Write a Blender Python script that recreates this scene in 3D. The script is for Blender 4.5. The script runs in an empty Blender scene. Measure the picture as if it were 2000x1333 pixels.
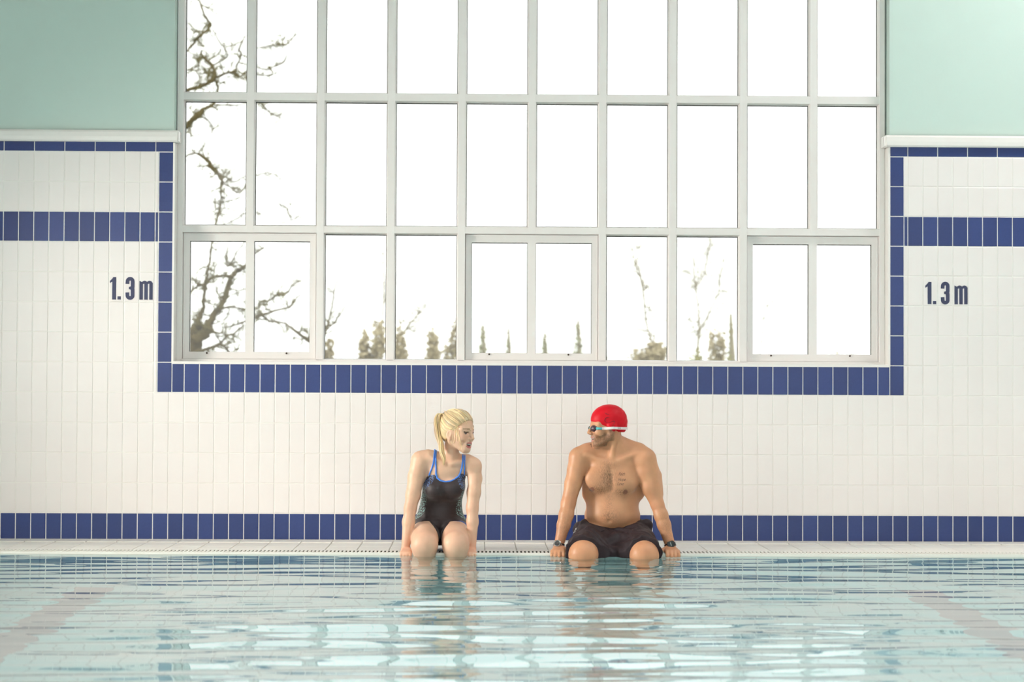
import bpy, bmesh, math, random
import numpy as np
from mathutils import Vector, Matrix

random.seed(7)
rng = np.random.default_rng(7)
SC = bpy.context.scene
COL = SC.collection

# ------------------------------------------------------------------ camera
FPX = 3912.0                                   # focal length in pixels of the 2000 px wide frame
CAM = np.array([0.0, -12.0, 0.91])
YAW, PITCH, ROLL = math.atan(70 / FPX), math.atan(94 / FPX), 0.0045
_f = np.array([math.sin(YAW) * math.cos(PITCH), math.cos(YAW) * math.cos(PITCH), math.sin(PITCH)])
_r = np.array([math.cos(YAW), -math.sin(YAW), 0.0])
_u = np.cross(_r, _f)
CR = _r * math.cos(ROLL) + _u * math.sin(ROLL)
CU = _u * math.cos(ROLL) - _r * math.sin(ROLL)
CF = _f


def at(px, py, y):
    """world point on the plane of depth y that the photograph shows at px, py"""
    d = CF * FPX + CR * (px - 1000) + CU * (666.5 - py)
    return CAM + d * ((y - CAM[1]) / d[1])


cd = bpy.data.cameras.new('camera')
cam = bpy.data.objects.new('camera', cd)
COL.objects.link(cam)
cd.sensor_width = 36.0
cd.lens = FPX / 2000 * 36.0
M = Matrix(((CR[0], CU[0], -CF[0], CAM[0]), (CR[1], CU[1], -CF[1], CAM[1]), (CR[2], CU[2], -CF[2], CAM[2]), (0, 0, 0, 1)))
cam.matrix_world = M
cd.clip_end = 500
cd.dof.use_dof = True
cd.dof.focus_distance = 11.2
cd.dof.aperture_fstop = 3.0
SC.camera = cam

# ------------------------------------------------------------------ world, lamps, exposure
wd = bpy.data.worlds.new('overcast_sky')
SC.world = wd
wd.use_nodes = True
bg = wd.node_tree.nodes['Background']
bg.inputs[0].default_value = (1.0, 1.0, 0.985, 1)
bg.inputs[1].default_value = 2.15


def area(name, loc, target, sx, sy, power, color=(1, 1, 1), portal=False):
    l = bpy.data.lights.new(name, 'AREA')
    l.shape = 'RECTANGLE'
    l.size, l.size_y = sx, sy
    l.energy = power
    l.color = color
    o = bpy.data.objects.new(name, l)
    COL.objects.link(o)
    o.location = loc
    d = Vector(target) - Vector(loc)
    o.rotation_euler = d.to_track_quat('-Z', 'Y').to_euler()
    if portal:
        l.cycles.is_portal = True
    return o


area('window_portal', (0.35, 0.36, 2.3), (0.35, -5, 2.3), 4.3, 2.55, 1, portal=True)
area('rear_opening_portal', (0.5, -17.9, 2.4), (0.5, 0, 2.4), 15.0, 3.6, 1, portal=True)  # unseen rear opening, added to let sky light into the hall
key = area('studio_or_fill_lamp', (-5.0, -2.3, 1.75), (1.3, -0.95, 0.72), 1.2, 1.2, 62, (1.0, 0.92, 0.83))
key.data.spread = math.radians(72)
area('studio_or_fill_lamp', (-3.3, -5.0, 1.65), (-1.2, 0.0, 1.4), 1.3, 1.3, 11, (1.0, 0.93, 0.90))  # added fill; brightens the left tiles and gives them a highlight
for i, lx in enumerate((-4.6, 0.4, 5.4)):
    for j, ly in enumerate((-4.6, -8.4, -13.5)):
        dl = area('ceiling_fill', (lx, ly, 5.3), (lx, ly, 0), 1.6, 1.6, (28, 76, 100)[i] * (1.0, 1.75, 1.2)[j], (1.0, 0.925, 0.90))  # unseen downlights, added to brighten the pool and hall
        dl.data.spread = math.radians(100)
area('ceiling_fill', (4.5, -1.7, 5.2), (4.3, -0.6, 1.5), 1.6, 0.8, 125, (1.0, 0.93, 0.92))  # added wash that brightens the upper right wall

SC.view_settings.view_transform = 'Standard'
SC.view_settings.look = 'None'
SC.view_settings.gamma = 1.0
SC.view_settings.use_curve_mapping = False
SC.view_settings.exposure = -0.17
cy = SC.cycles
cy.use_denoising = True
cy.max_bounces = 16
cy.diffuse_bounces = 8
cy.glossy_bounces = 5
cy.transmission_bounces = 8
cy.transparent_max_bounces = 12
cy.caustics_refractive = True
cy.caustics_reflective = True
cy.sample_clamp_indirect = 12.0
cy.sample_clamp_direct = 0.0
cy.blur_glossy = 0.5


# ------------------------------------------------------------------ helpers
def tag(o, label=None, cat=None, group=None, kind=None):
    if label: o['label'] = label
    if cat: o['category'] = cat
    if group: o['group'] = group
    if kind: o['kind'] = kind
    return o


def empty(name, loc, label=None, cat=None, group=None, kind=None):
    o = bpy.data.objects.new(name, None)
    o.empty_display_size = 0.1
    o.location = loc
    COL.objects.link(o)
    return tag(o, label, cat, group, kind)


def link(name, me, mat=None, parent=None, smooth=False):
    if mat is not None and len(me.materials) == 0:
        for m in (mat if isinstance(mat, (list, tuple)) else [mat]):
            me.materials.append(m)
    if smooth:
        me.shade_smooth()
    o = bpy.data.objects.new(name, me)
    COL.objects.link(o)
    if parent is not None:
        o.parent = parent
        o.matrix_parent_inverse = Matrix.Translation(-Vector(parent_world(parent)))
    return o


def parent_world(p):
    v = Vector(p.location)
    while p.parent is not None:
        # every parent here only translates; nested offsets are cancelled the same way
        p = p.parent
    return v if p.location == v else v


class MB:
    """collects boxes, tubes and prisms into one mesh"""

    def __init__(self):
        self.v, self.f, self.m = [], [], []

    def add(self, vs, fs, mi=0):
        n = len(self.v)
        self.v += [tuple(map(float, p)) for p in vs]
        self.f += [tuple(i + n for i in q) for q in fs]
        self.m += [mi] * len(fs)

    def box(self, a, b, mi=0):
        (x0, y0, z0), (x1, y1, z1) = a, b
        self.add([(x0, y0, z0), (x1, y0, z0), (x1, y1, z0), (x0, y1, z0), (x0, y0, z1), (x1, y0, z1), (x1, y1, z1), (x0, y1, z1)],
                 [(0, 3, 2, 1), (4, 5, 6, 7), (0, 1, 5, 4), (1, 2, 6, 5), (2, 3, 7, 6), (3, 0, 4, 7)], mi)

    def tube(self, pts, rad, n=6, mi=0, flat=1.0, cap=True):
        pts = [np.array(p, float) for p in pts]
        rad = rad if hasattr(rad, '__len__') else [rad] * len(pts)
        rings = []
        up = None
        for i, p in enumerate(pts):
            t = pts[min(i + 1, len(pts) - 1)] - pts[max(i - 1, 0)]
            t = t / (np.linalg.norm(t) + 1e-12)
            if up is None:
                up = np.array([0, 0, 1.0]) if abs(t[2]) < 0.9 else np.array([1.0, 0, 0])
            a = np.cross(t, up); a /= np.linalg.norm(a) + 1e-12
            b = np.cross(a, t)
            up = b
            rings.append([p + rad[i] * (math.cos(2 * math.pi * k / n) * a + flat * math.sin(2 * math.pi * k / n) * b) for k in range(n)])
        vs = [q for rr in rings for q in rr]
        fs = []
        for i in range(len(pts) - 1):
            for k in range(n):
                fs.append((i * n + k, i * n + (k + 1) % n, (i + 1) * n + (k + 1) % n, (i + 1) * n + k))
        if cap:
            fs.append(tuple(range(n - 1, -1, -1)))
            fs.append(tuple((len(pts) - 1) * n + k for k in range(n)))
        self.add(vs, fs, mi)

    def mesh(self, name):
        me = bpy.data.meshes.new(name)
        me.from_pydata(self.v, [], self.f)
        if any(self.m):
            me.polygons.foreach_set('material_index', self.m)
        me.update()
        return me

    def build(self, name, mat, parent=None, smooth=False):
        return link(name, self.mesh(name), mat, parent, smooth)


def beveled(name, sx, sy, sz, bev, seg=1):
    bm = bmesh.new()
    bmesh.ops.create_cube(bm, size=1.0)
    for v in bm.verts:
        v.co = Vector((v.co.x * sx, v.co.y * sy, v.co.z * sz))
    bmesh.ops.bevel(bm, geom=bm.edges[:], offset=bev, segments=seg, affect='EDGES', profile=0.5)
    me = bpy.data.meshes.new(name)
    bm.to_mesh(me); bm.free()
    return me


def mat(name, color, rough=0.5, spec=0.5, noise=None, bump=None, objvar=0.0, metallic=0.0, coat=0.0):
    """principled material; noise=(scale, amount) varies the colour, bump=(scale, strength, distance), objvar varies it per object"""
    m = bpy.data.materials.new(name)
    m.use_nodes = True
    nt = m.node_tree
    p = nt.nodes['Principled BSDF']
    p.inputs['Base Color'].default_value = (*color, 1)
    p.inputs['Roughness'].default_value = rough
    p.inputs['Specular IOR Level'].default_value = spec
    p.inputs['Metallic'].default_value = metallic
    p.inputs['Coat Weight'].default_value = coat
    tc = nt.nodes.new('ShaderNodeTexCoord')
    src = None
    if noise:
        nz = nt.nodes.new('ShaderNodeTexNoise')
        nz.inputs['Scale'].default_value = noise[0]
        nz.inputs['Detail'].default_value = 3
        nt.links.new(tc.outputs['Object'], nz.inputs['Vector'])
        mr = nt.nodes.new('ShaderNodeMapRange')
        mr.inputs['To Min'].default_value = 1 - noise[1]
        mr.inputs['To Max'].default_value = 1 + noise[1]
        nt.links.new(nz.outputs['Fac'], mr.inputs['Value'])
        src = mr.outputs['Result']
    if objvar:
        oi = nt.nodes.new('ShaderNodeObjectInfo')
        mr2 = nt.nodes.new('ShaderNodeMapRange')
        mr2.inputs['To Min'].default_value = 1 - objvar
        mr2.inputs['To Max'].default_value = 1 + objvar
        nt.links.new(oi.outputs['Random'], mr2.inputs['Value'])
        if src is None:
            src = mr2.outputs['Result']
        else:
            mu = nt.nodes.new('ShaderNodeMath'); mu.operation = 'MULTIPLY'
            nt.links.new(src, mu.inputs[0]); nt.links.new(mr2.outputs['Result'], mu.inputs[1])
            src = mu.outputs[0]
    if src is not None:
        vm = nt.nodes.new('ShaderNodeVectorMath'); vm.operation = 'SCALE'
        vm.inputs[0].default_value = color
        nt.links.new(src, vm.inputs['Scale'])
        nt.links.new(vm.outputs[0], p.inputs['Base Color'])
    if bump:
        nb = nt.nodes.new('ShaderNodeTexNoise')
        nb.inputs['Scale'].default_value = bump[0]
        nb.inputs['Detail'].default_value = 2
        nt.links.new(tc.outputs['Object'], nb.inputs['Vector'])
        bp = nt.nodes.new('ShaderNodeBump')
        bp.inputs['Strength'].default_value = bump[1]
        bp.inputs['Distance'].default_value = bump[2]
        nt.links.new(nb.outputs['Fac'], bp.inputs['Height'])
        nt.links.new(bp.outputs['Normal'], p.inputs['Normal'])
    return m


MAT = {}
MAT['grout'] = mat('white_grout', (0.86, 0.835, 0.80), 0.7, 0.3, noise=(40, 0.03))
MAT['white_tile'] = mat('white_glazed_tile', (0.845, 0.80, 0.785), 0.22, 0.45, noise=(6, 0.012), bump=(14, 0.12, 0.004), objvar=0.012)
MAT['blue_tile'] = mat('navy_glazed_tile', (0.030, 0.052, 0.185), 0.22, 0.4, noise=(90, 0.10), bump=(14, 0.12, 0.004), objvar=0.10)
MAT['green'] = mat('mint_wall_paint', (0.56, 0.69, 0.64), 0.38, 0.45, noise=(7, 0.02), bump=(60, 0.15, 0.002))
MAT['white_trim'] = mat('white_gloss_trim', (0.84, 0.815, 0.79), 0.25, 0.5, noise=(30, 0.02))
MAT['frame'] = mat('white_window_frame', (0.82, 0.785, 0.77), 0.35, 0.4, noise=(18, 0.015))
MAT['gasket'] = mat('black_rubber_gasket', (0.025, 0.025, 0.022), 0.6)
MAT['rust'] = mat('rusty_screw', (0.05, 0.03, 0.02), 0.6)
MAT['deck'] = mat('cream_deck_tile', (0.84, 0.81, 0.75), 0.35, 0.4, noise=(25, 0.04), objvar=0.03)
MAT['deck_grout'] = mat('grey_deck_grout', (0.42, 0.40, 0.35), 0.8)
MAT['channel_shade'] = mat('shaded_channel', (0.05, 0.045, 0.035), 0.7)  # gutter channel, the shade of the slots put into its colour
MAT['grate'] = mat('white_plastic_grating', (0.82, 0.80, 0.74), 0.35, 0.4)
MAT['plaster'] = mat('white_plaster', (0.78, 0.78, 0.75), 0.7, noise=(5, 0.02))
MAT['navy_print'] = mat('navy_print', (0.045, 0.052, 0.115), 0.4)


def glass_material():
    m = bpy.data.materials.new('window_glass'); m.use_nodes = True
    nt = m.node_tree; nt.nodes.clear()
    out = nt.nodes.new('ShaderNodeOutputMaterial')
    tr = nt.nodes.new('ShaderNodeBsdfTransparent'); tr.inputs[0].default_value = (0.97, 0.985, 0.975, 1)
    gl = nt.nodes.new('ShaderNodeBsdfGlossy'); gl.inputs['Roughness'].default_value = 0.02
    fr = nt.nodes.new('ShaderNodeFresnel'); fr.inputs[0].default_value = 1.5
    mx = nt.nodes.new('ShaderNodeMixShader')
    nt.links.new(fr.outputs[0], mx.inputs[0]); nt.links.new(tr.outputs[0], mx.inputs[1]); nt.links.new(gl.outputs[0], mx.inputs[2])
    nt.links.new(mx.outputs[0], out.inputs[0])
    return m


def water_material():
    m = bpy.data.materials.new('clear_pool_water'); m.use_nodes = True
    nt = m.node_tree; nt.nodes.clear()
    out = nt.nodes.new('ShaderNodeOutputMaterial')
    g = nt.nodes.new('ShaderNodeBsdfRefraction')
    g.inputs['Color'].default_value = (0.945, 1.0, 1.0, 1)
    g.inputs['Roughness'].default_value = 0.0
    g.inputs['IOR'].default_value = 1.333
    r = nt.nodes.new('ShaderNodeBsdfGlossy'); r.inputs['Roughness'].default_value = 0.0
    fr = nt.nodes.new('ShaderNodeFresnel'); fr.inputs['IOR'].default_value = 1.333
    mx = nt.nodes.new('ShaderNodeMixShader')
    pw = nt.nodes.new('ShaderNodeMath'); pw.operation = 'POWER'; pw.inputs[1].default_value = 0.60
    nt.links.new(fr.outputs[0], pw.inputs[0])
    nt.links.new(pw.outputs[0], mx.inputs[0]); nt.links.new(g.outputs[0], mx.inputs[1]); nt.links.new(r.outputs[0], mx.inputs[2])
    nt.links.new(mx.outputs[0], out.inputs[0])
    return m


def pool_tile_material():
    m = bpy.data.materials.new('pale_pool_mosaic'); m.use_nodes = True
    nt = m.node_tree; p = nt.nodes['Principled BSDF']
    tc = nt.nodes.new('ShaderNodeTexCoord')
    br = nt.nodes.new('ShaderNodeTexBrick')
    br.offset = 0.0
    br.inputs['Scale'].default_value = 1.0
    br.inputs['Brick Width'].default_value = 0.12
    br.inputs['Row Height'].default_value = 0.24
    br.inputs['Mortar Size'].default_value = 0.004
    br.inputs['Color1'].default_value = (0.74, 0.97, 0.985, 1)
    br.inputs['Color2'].default_value = (0.72, 0.96, 0.975, 1)
    br.inputs['Mortar'].default_value = (0.50, 0.68, 0.70, 1)
    nt.links.new(tc.outputs['Object'], br.inputs['Vector'])
    nt.links.new(br.outputs['Color'], p.inputs['Base Color'])
    p.inputs['Roughness'].default_value = 0.4
    return m


MAT['glass'] = glass_material()
MAT['water'] = water_material()
MAT['pool'] = pool_tile_material()
MAT['lane'] = mat('faded_red_lane_mosaic', (0.62, 0.56, 0.58), 0.5)
WAVES = ((0.55, 0.030, 9), (0.25, 0.044, 12), (0.11, 0.025, 12))   # wavelength m, rms slope, number of trains

# ================================================================== the hall
TP, TH, J = 0.0904, 0.18, 0.0055               # wall tile pitch, row pitch, joint
GX = -2.828                                    # a vertical joint of the wall grid
WX0, WX1 = -1.818, 2.488                       # window opening
WZ0, WZ1 = 1.056, 3.55
LEDGE0, LEDGE1 = 2.379, 2.451
XL, XR, YB, ZC = -8.0, 9.0, -18.0, 5.5
EDGE = -0.88                                   # far edge of the pool
WATER = -0.012


def structure(name, mb, m, parent=None):
    o = mb.build(name, m, parent)
    if parent is None:
        o['kind'] = 'structure'
    return o


w = MB()
w.box((XL, 0, -0.02), (XR, 0.36, WZ0 - 0.0), 0)
w.box((XL, 0, WZ0), (WX0, 0.36, LEDGE1), 0)
w.box((WX1, 0, WZ0), (XR, 0.36, LEDGE1), 0)
w.box((XL, 0.012, LEDGE1), (WX0, 0.36, ZC), 1)
w.box((WX1, 0.012, LEDGE1), (XR, 0.36, ZC), 1)
w.box((WX0, 0.012, WZ1), (WX1, 0.36, ZC), 1)
wall_back = structure('wall_back', w, [MAT['grout'], MAT['green']])
w = MB(); w.box((XL - 0.2, YB, -0.02), (XL, 0.36, ZC)); structure('wall_left', w, MAT['plaster'])
w = MB(); w.box((XR, YB, -0.02), (XR + 0.2, 0.36, ZC)); structure('wall_right', w, MAT['plaster'])
w = MB()
w.box((XL, YB - 0.2, -0.02), (XR, YB, 0.6)); w.box((XL, YB - 0.2, 4.2), (XR, YB, ZC))
w.box((XL, YB - 0.2, 0.6), (-7.0, YB, 4.2)); w.box((8.0, YB - 0.2, 0.6), (XR, YB, 4.2))  # leaves the added opening that admits sky light
structure('wall_front', w, MAT['plaster'])
w = MB(); w.box((XL - 0.2, YB - 0.2, ZC), (XR + 0.2, 0.36, ZC + 0.2)); structure('ceiling', w, MAT['plaster'])

# ---- wall tiles, each an object of its own
_tile_mesh = {}


def tile_mesh(w_, h_, key):
    k = (round(w_, 4), round(h_, 4), key)
    if k not in _tile_mesh:
        me = bpy.data.meshes.new(key)
        b, d, t = 0.0016, 0.0020, 0.0008
        hw, hh = w_ / 2, h_ / 2
        vs = []
        for (ix, y) in ((0, 0.002), (0, -d + t), (b, -d)):
            vs += [(-hw + ix, y, -hh + ix), (hw - ix, y, -hh + ix), (hw - ix, y, hh - ix), (-hw + ix, y, hh - ix)]
        fs = []
        for l in (0, 4):
            for i in range(4):
                fs.append((l + i, l + (i + 1) % 4, l + 4 + (i + 1) % 4, l + 4 + i))
        fs.append((8, 9, 10, 11))
        me.from_pydata(vs, [], fs)
        me.materials.append(MAT[key])
        _tile_mesh[k] = me
    return _tile_mesh[k]


white_count = 0
spare = MB()


def wall_tile(x0, x1, z0, z1, key, full=True):
    """one tile that fills the cell x0..x1, z0..z1 of the grid, less half a joint all round"""
    global white_count
    w_, h_ = x1 - x0 - J, z1 - z0 - J
    if w_ < 0.006 or h_ < 0.006:
        return
    me = tile_mesh(w_, h_, key)
    c = ((x0 + x1) / 2, 0.0, (z0 + z1) / 2)
    rx, rz = random.gauss(0, 0.0035), random.gauss(0, 0.0035)
    if key == 'white_tile':
        white_count += 1
        if white_count > 298:
            R = Matrix.Rotation(rx, 3, 'X') @ Matrix.Rotation(rz, 3, 'Z')
            spare.add([R @ v.co + Vector(c) for v in me.vertices], [tuple(p.vertices) for p in me.polygons])
            return
    o = bpy.data.objects.new(key, me)
    o.location = c
    o.rotation_euler = (rx, 0, rz)
    o.parent = wall_back
    COL.objects.link(o)


ZB = 0.881                                     # lower edge of the blue band under the window
ZROW = [ZB - TH * k for k in range(4, 0, -1)]  # rows below it
UP = [ZB + TH * k for k in range(0, 9)]
CL0, CL1 = WX0 - 0.086, WX0 + 0.002            # left and right upright blue columns
CR0, CR1 = WX1 - 0.001, WX1 + 0.085


def cells(xa, xb):
    i0 = int(math.floor((xa - GX) / TP)) ; out = []
    i = i0
    while GX + i * TP < xb - 1e-6:
        a, b = max(xa, GX + i * TP), min(xb, GX + (i + 1) * TP)
        if b - a > 0.001:
            out.append((a, b))
        i += 1
    return out


XA, XB = GX - 5 * TP, GX + 71 * TP             # the tiles that can be seen
# blue tiles
for a, b in cells(XA, XB):
    wall_tile(a, b, 0.004, ZROW[0], 'blue_tile')
for a, b in cells(CL1, CR0):
    wall_tile(a, b, ZB, ZB + TH - 0.003, 'blue_tile')
for k in range(0, 8):
    z0 = ZB + TH * k
    for c0, c1 in ((CL0, CL1), (CR0, CR1)):
        wall_tile(c0, c1, z0, z0 + TH, 'blue_tile')
for xa, xb in ((XA, CL0), (CR1, XB)):
    for a, b in cells(xa, xb):
        wall_tile(a, b, UP[5], UP[6], 'blue_tile')
for xa, xb in ((XA, CL1), (CR0, XB)):
    i = -6
    while GX + i * TP < xb:
        a, b = max(xa, GX + i * TP), min(xb, GX + (i + 2) * TP)
        if b - a > 0.004:
            wall_tile(a, b, UP[8], LEDGE0 + 0.004, 'blue_tile')
        i += 2
# white tiles: the rows that show best first
for z0, z1 in ((UP[0], UP[1]), (UP[1], UP[2]), (UP[2], UP[3]), (UP[3], UP[4]), (UP[4], UP[5]), (UP[6], UP[7]), (UP[7], UP[8])):
    for a, b in cells(XA, CL0) + cells(CR1, XB):
        wall_tile(a, b, z0, z1, 'white_tile')
for k in range(3, -1, -1):
    z1 = ZROW[k] + TH
    for a, b in cells(XA, XB):
        wall_tile(a, b, ZROW[k], z1, 'white_tile')
sp = spare.build('white_tile_field', MAT['white_tile'], wall_back)
sp['kind'] = 'stuff'

# ---- bullnose ledges over the tiled walls
for n, (xa, xb, xi, xj) in enumerate(((XL, WX0 + 0.034, WX0 - 0.004, WX0 + 0.034), (WX1 - 0.034, XR, WX1 - 0.034, WX1 + 0.004))):
    bm = bmesh.new()
    def prof(px, depth):
        return
    mb = MB()
    pr = [(0.03, LEDGE0), (-0.024, LEDGE0), (-0.033, LEDGE0 + 0.009), (-0.035, LEDGE0 + 0.03), (-0.033, LEDGE1 - 0.014), (-0.024, LEDGE1 - 0.003), (-0.010, LEDGE1), (0.03, LEDGE1)]
    m_ = len(pr)
    e = 0.008
    if n == 0:
        xs = [(xa, 0), (xb - e, 0), (xb, 0.010)]
    else:
        xs = [(xa, 0.010), (xa + e, 0), (xb, 0)]
    vs = []
    for x, ins in xs:
        vs += [(x, max(y, -0.035 + ins) if y < 0 else y, min(max(z, LEDGE0 + ins * .6), LEDGE1 - ins * .6)) for y, z in pr]
    fs = []
    for s in range(2):
        for k in range(m_):
            fs.append((s * m_ + k, s * m_ + (k + 1) % m_, (s + 1) * m_ + (k + 1) % m_, (s + 1) * m_ + k))
    fs.append(tuple(range(m_))); fs.append(tuple(range(2 * m_, 3 * m_))[::-1])
    mb.add(vs, fs)
    mb.box((xi, 0.02, LEDGE0 + 0.004), (xj - 0.003 if n == 0 else xj, 0.098, LEDGE1 - 0.004))
    o = mb.build('trim_%d' % (n + 1), MAT['white_trim'])
    o['kind'] = 'structure'
    bm.free()

# white edge tiles lining the reveal of the window
mb = MB()
mb.box((WX0 - 0.002, -0.003, WZ0), (WX0 + 0.010, 0.10, LEDGE0 - 0.002))
mb.box((WX1 - 0.010, -0.003, WZ0), (WX1 + 0.002, 0.10, LEDGE0 - 0.002))
mb.box((WX0, -0.004, WZ0 - 0.005), (WX1, 0.10, WZ0 + 0.012))
o = mb.build('trim_3', MAT['white_trim']); o['kind'] = 'structure'

# ---- window
WY = 0.10                                      # front face of the frame
FY = WY
GY = 0.155                                     # glass
win = empty('window_1', (0.33, WY, WZ0), kind='structure')
PX = [-1.371, -0.9455, -0.519, -0.092, 0.334, 0.7615, 1.1885, 1.617, 2.045]   # mullion centres
ZT = [(1.845, 1.896), (2.648, 2.703), (3.45, 3.505)]                           # transoms
fx0, fx1, fz0, fz1 = WX0 + 0.010, WX1 - 0.010, WZ0 + 0.012, WZ1
HW = 0.0225                                    # half a mullion's flat face
bars = MB()


def bar(name, x0, x1, z0, z1, vertical, bead=0.006, y=None):
    """glazing bar: flat face, thin bevel, and a chamfered bead that runs back to the glass"""
    b = MB()
    WY = FY if y is None else y
    if vertical:
        p = [(x0 - bead, GY + 0.01), (x0 - bead, GY - 0.006), (x0, WY + 0.022), (x0, WY + 0.003), (x0 + 0.002, WY), (x1 - 0.002, WY), (x1, WY + 0.003), (x1, WY + 0.022), (x1 + bead, GY - 0.006), (x1 + bead, GY + 0.01)]
        vs = [(x, y, z0) for x, y in p] + [(x, y, z1) for x, y in p]
    else:
        q = [(z0 - bead, GY + 0.01), (z0 - bead, GY - 0.006), (z0, WY + 0.022), (z0, WY + 0.003), (z0 + 0.002, WY), (z1 - 0.002, WY), (z1, WY + 0.003), (z1, WY + 0.022), (z1 + bead, GY - 0.006), (z1 + bead, GY + 0.01)]
        vs = [(x0, y, z) for z, y in q] + [(x1, y, z) for z, y in q]
    n = 10
    fs = [(k, (k + 1) % n, n + (k + 1) % n, n + k) for k in range(n)] + [tuple(range(n))[::-1], tuple(range(n, 2 * n))]
    b.add(vs, fs)
    o = link(name, b.mesh(name), MAT['frame'], win)
    bm = bmesh.new(); bm.from_mesh(o.data); bmesh.ops.recalc_face_normals(bm, faces=bm.faces); bm.to_mesh(o.data); bm.free()
    return o


bar('frame_jamb', fx0, fx0 + 0.034, fz0, fz1, True)
bar('frame_jamb', fx1 - 0.034, fx1, fz0, fz1, True)
bar('frame_rail', fx0 + 0.03, fx1 - 0.03, fz0, fz0 + 0.016, False)
bar('frame_rail', fx0 + 0.03, fx1 - 0.03, fz1 - 0.05, fz1, False)
SASH = (0, 4, 8)
for i, x in enumerate(PX):
    z0 = ZT[0][0] + 0.02 if i in SASH else fz0 + 0.012
    bar('mullion', x - HW, x + HW, z0, fz1 - 0.02, True)
edges_x = [fx0 + 0.034] + PX + [fx1 - 0.034]
for z0, z1 in ZT:
    bar('transom', fx0 + 0.03, fx1 - 0.03, z0 + 0.004, z1 - 0.004, False, y=WY + 0.0012)


def pane(x0, x1, z0, z1, y, parent, sub=True):
    """a sheet of glass held in a thin black gasket"""
    g = MB(); g.box((x0, y, z0), (x1, y + 0.006, z1))
    po = g.build('pane', MAT['glass'], parent)
    k = MB(); t = 0.0042
    k.box((x0, y - 0.004, z1 - t), (x1, y + 0.008, z1)); k.box((x0, y - 0.004, z0), (x1, y + 0.008, z0 + 0.001))
    k.box((x0, y - 0.004, z0), (x0 + t * .6, y + 0.008, z1)); k.box((x1 - t * .6, y - 0.004, z0), (x1, y + 0.008, z1))
    link('gasket', k.mesh('gasket'), MAT['gasket'], po if sub else parent)


colx = []
for i in range(10):
    a = edges_x[i] + (HW if i > 0 else 0) + 0.006
    b = edges_x[i + 1] - (HW if i < 9 else 0) - 0.006
    colx.append((a, b))
rows = [(ZT[0][1] + 0.002, ZT[1][0] - 0.002), (ZT[1][1] + 0.002, ZT[2][0] - 0.002)]
for (a, b) in colx:
    for (z0, z1) in rows:
        pane(a, b, z0, z1, GY - 0.004, win)
for i in (2, 3, 6, 7):
    pane(colx[i][0], colx[i][1], fz0 + 0.021, ZT[0][0] - 0.002, GY - 0.004, win)
# opening sashes, set back in the frame
for i in SASH:
    x0 = (edges_x[i] + HW if i else edges_x[0]) + 0.004
    x1 = (edges_x[i + 2] - HW if i < 8 else edges_x[10]) - 0.004
    z0, z1 = fz0 + 0.018, ZT[0][0] - 0.0
    s = MB()
    ya, yb = WY + 0.030, WY + 0.085
    tw = 0.036
    def stile(xa, xb, za, zb, vert):
        # bevelled profile of the sash member
        s.box((xa, ya, za), (xb, yb, zb))
    stile(x0, x0 + tw, z0, z1, True); stile(x1 - tw, x1, z0, z1, True)
    stile(x0 + tw, x1 - tw, z0, z0 + 0.042, False); stile(x0 + tw, x1 - tw, z1 - 0.046, z1, False)
    xm = PX[i]
    stile(xm - 0.025, xm + 0.025, z0 + 0.042, z1 - 0.046, True)
    # raised lip all round
    lp = 0.008
    s.box((x0, ya - 0.006, z1 - lp), (x1, ya, z1)); s.box((x0, ya - 0.006, z0), (x1, ya, z0 + lp))
    s.box((x0, ya - 0.006, z0 + lp), (x0 + lp, ya, z1 - lp)); s.box((x1 - lp, ya - 0.006, z0 + lp), (x1, ya, z1 - lp))
    so = s.build('sash', MAT['frame'], win)
    pane(x0 + tw, xm - 0.025, z0 + 0.042, z1 - 0.046, ya + 0.022, so, sub=False)
    pane(xm + 0.025, x1 - tw, z0 + 0.042, z1 - 0.046, ya + 0.022, so, sub=False)
    for xx in (xm - 0.255, xm + 0.225):
        k = MB()
        k.tube([(xx, ya - 0.007, z0 + 0.034), (xx, ya + 0.003, z0 + 0.034)], 0.0055, 10)
        link('screw_stud', k.mesh('screw_stud'), MAT['rust'], so)

# ---- deck of the pool: floor slab and single tiles
fl = MB()
fl.box((XL, EDGE + 0.16, -0.3), (XR, 0, -0.006))
fl.box((XL, YB, -0.3), (XR, -11.0, -0.006))
fl.box((XL, -11.0, -0.3), (-6.0, EDGE + 0.16, -0.006))
fl.box((7.0, -11.0, -0.3), (XR, EDGE + 0.16, -0.006))
floor = structure('floor', fl, MAT['deck_grout'])
DX = at(591, 1056, -0.05)[0]
_dm = {}


def deck_tile(x0, x1, y0, y1, top):
    k = (round(x1 - x0, 3), round(y1 - y0, 3), top)
    if k not in _dm:
        me = beveled('deck_tile', x1 - x0 - 0.005, y1 - y0 - 0.005, 0.02, 0.002)
        me.materials.append(MAT['deck'])
        _dm[k] = me
    o = bpy.data.objects.new('deck_tile', _dm[k])
    o.location = ((x0 + x1) / 2, (y0 + y1) / 2, top - 0.01)
    o.parent = floor
    COL.objects.link(o)


k0 = int((-3.4 - DX) / 0.18)
for k in range(k0, k0 + 42):
    xa = DX + 0.18 * k
    deck_tile(xa, xa + 0.18, -0.17, -0.003, 0.004)
    deck_tile(xa, xa + 0.18, -0.445, -0.183, 0.0)
    deck_tile(xa, xa + 0.18, -0.705, -0.445, 0.0)

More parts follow.
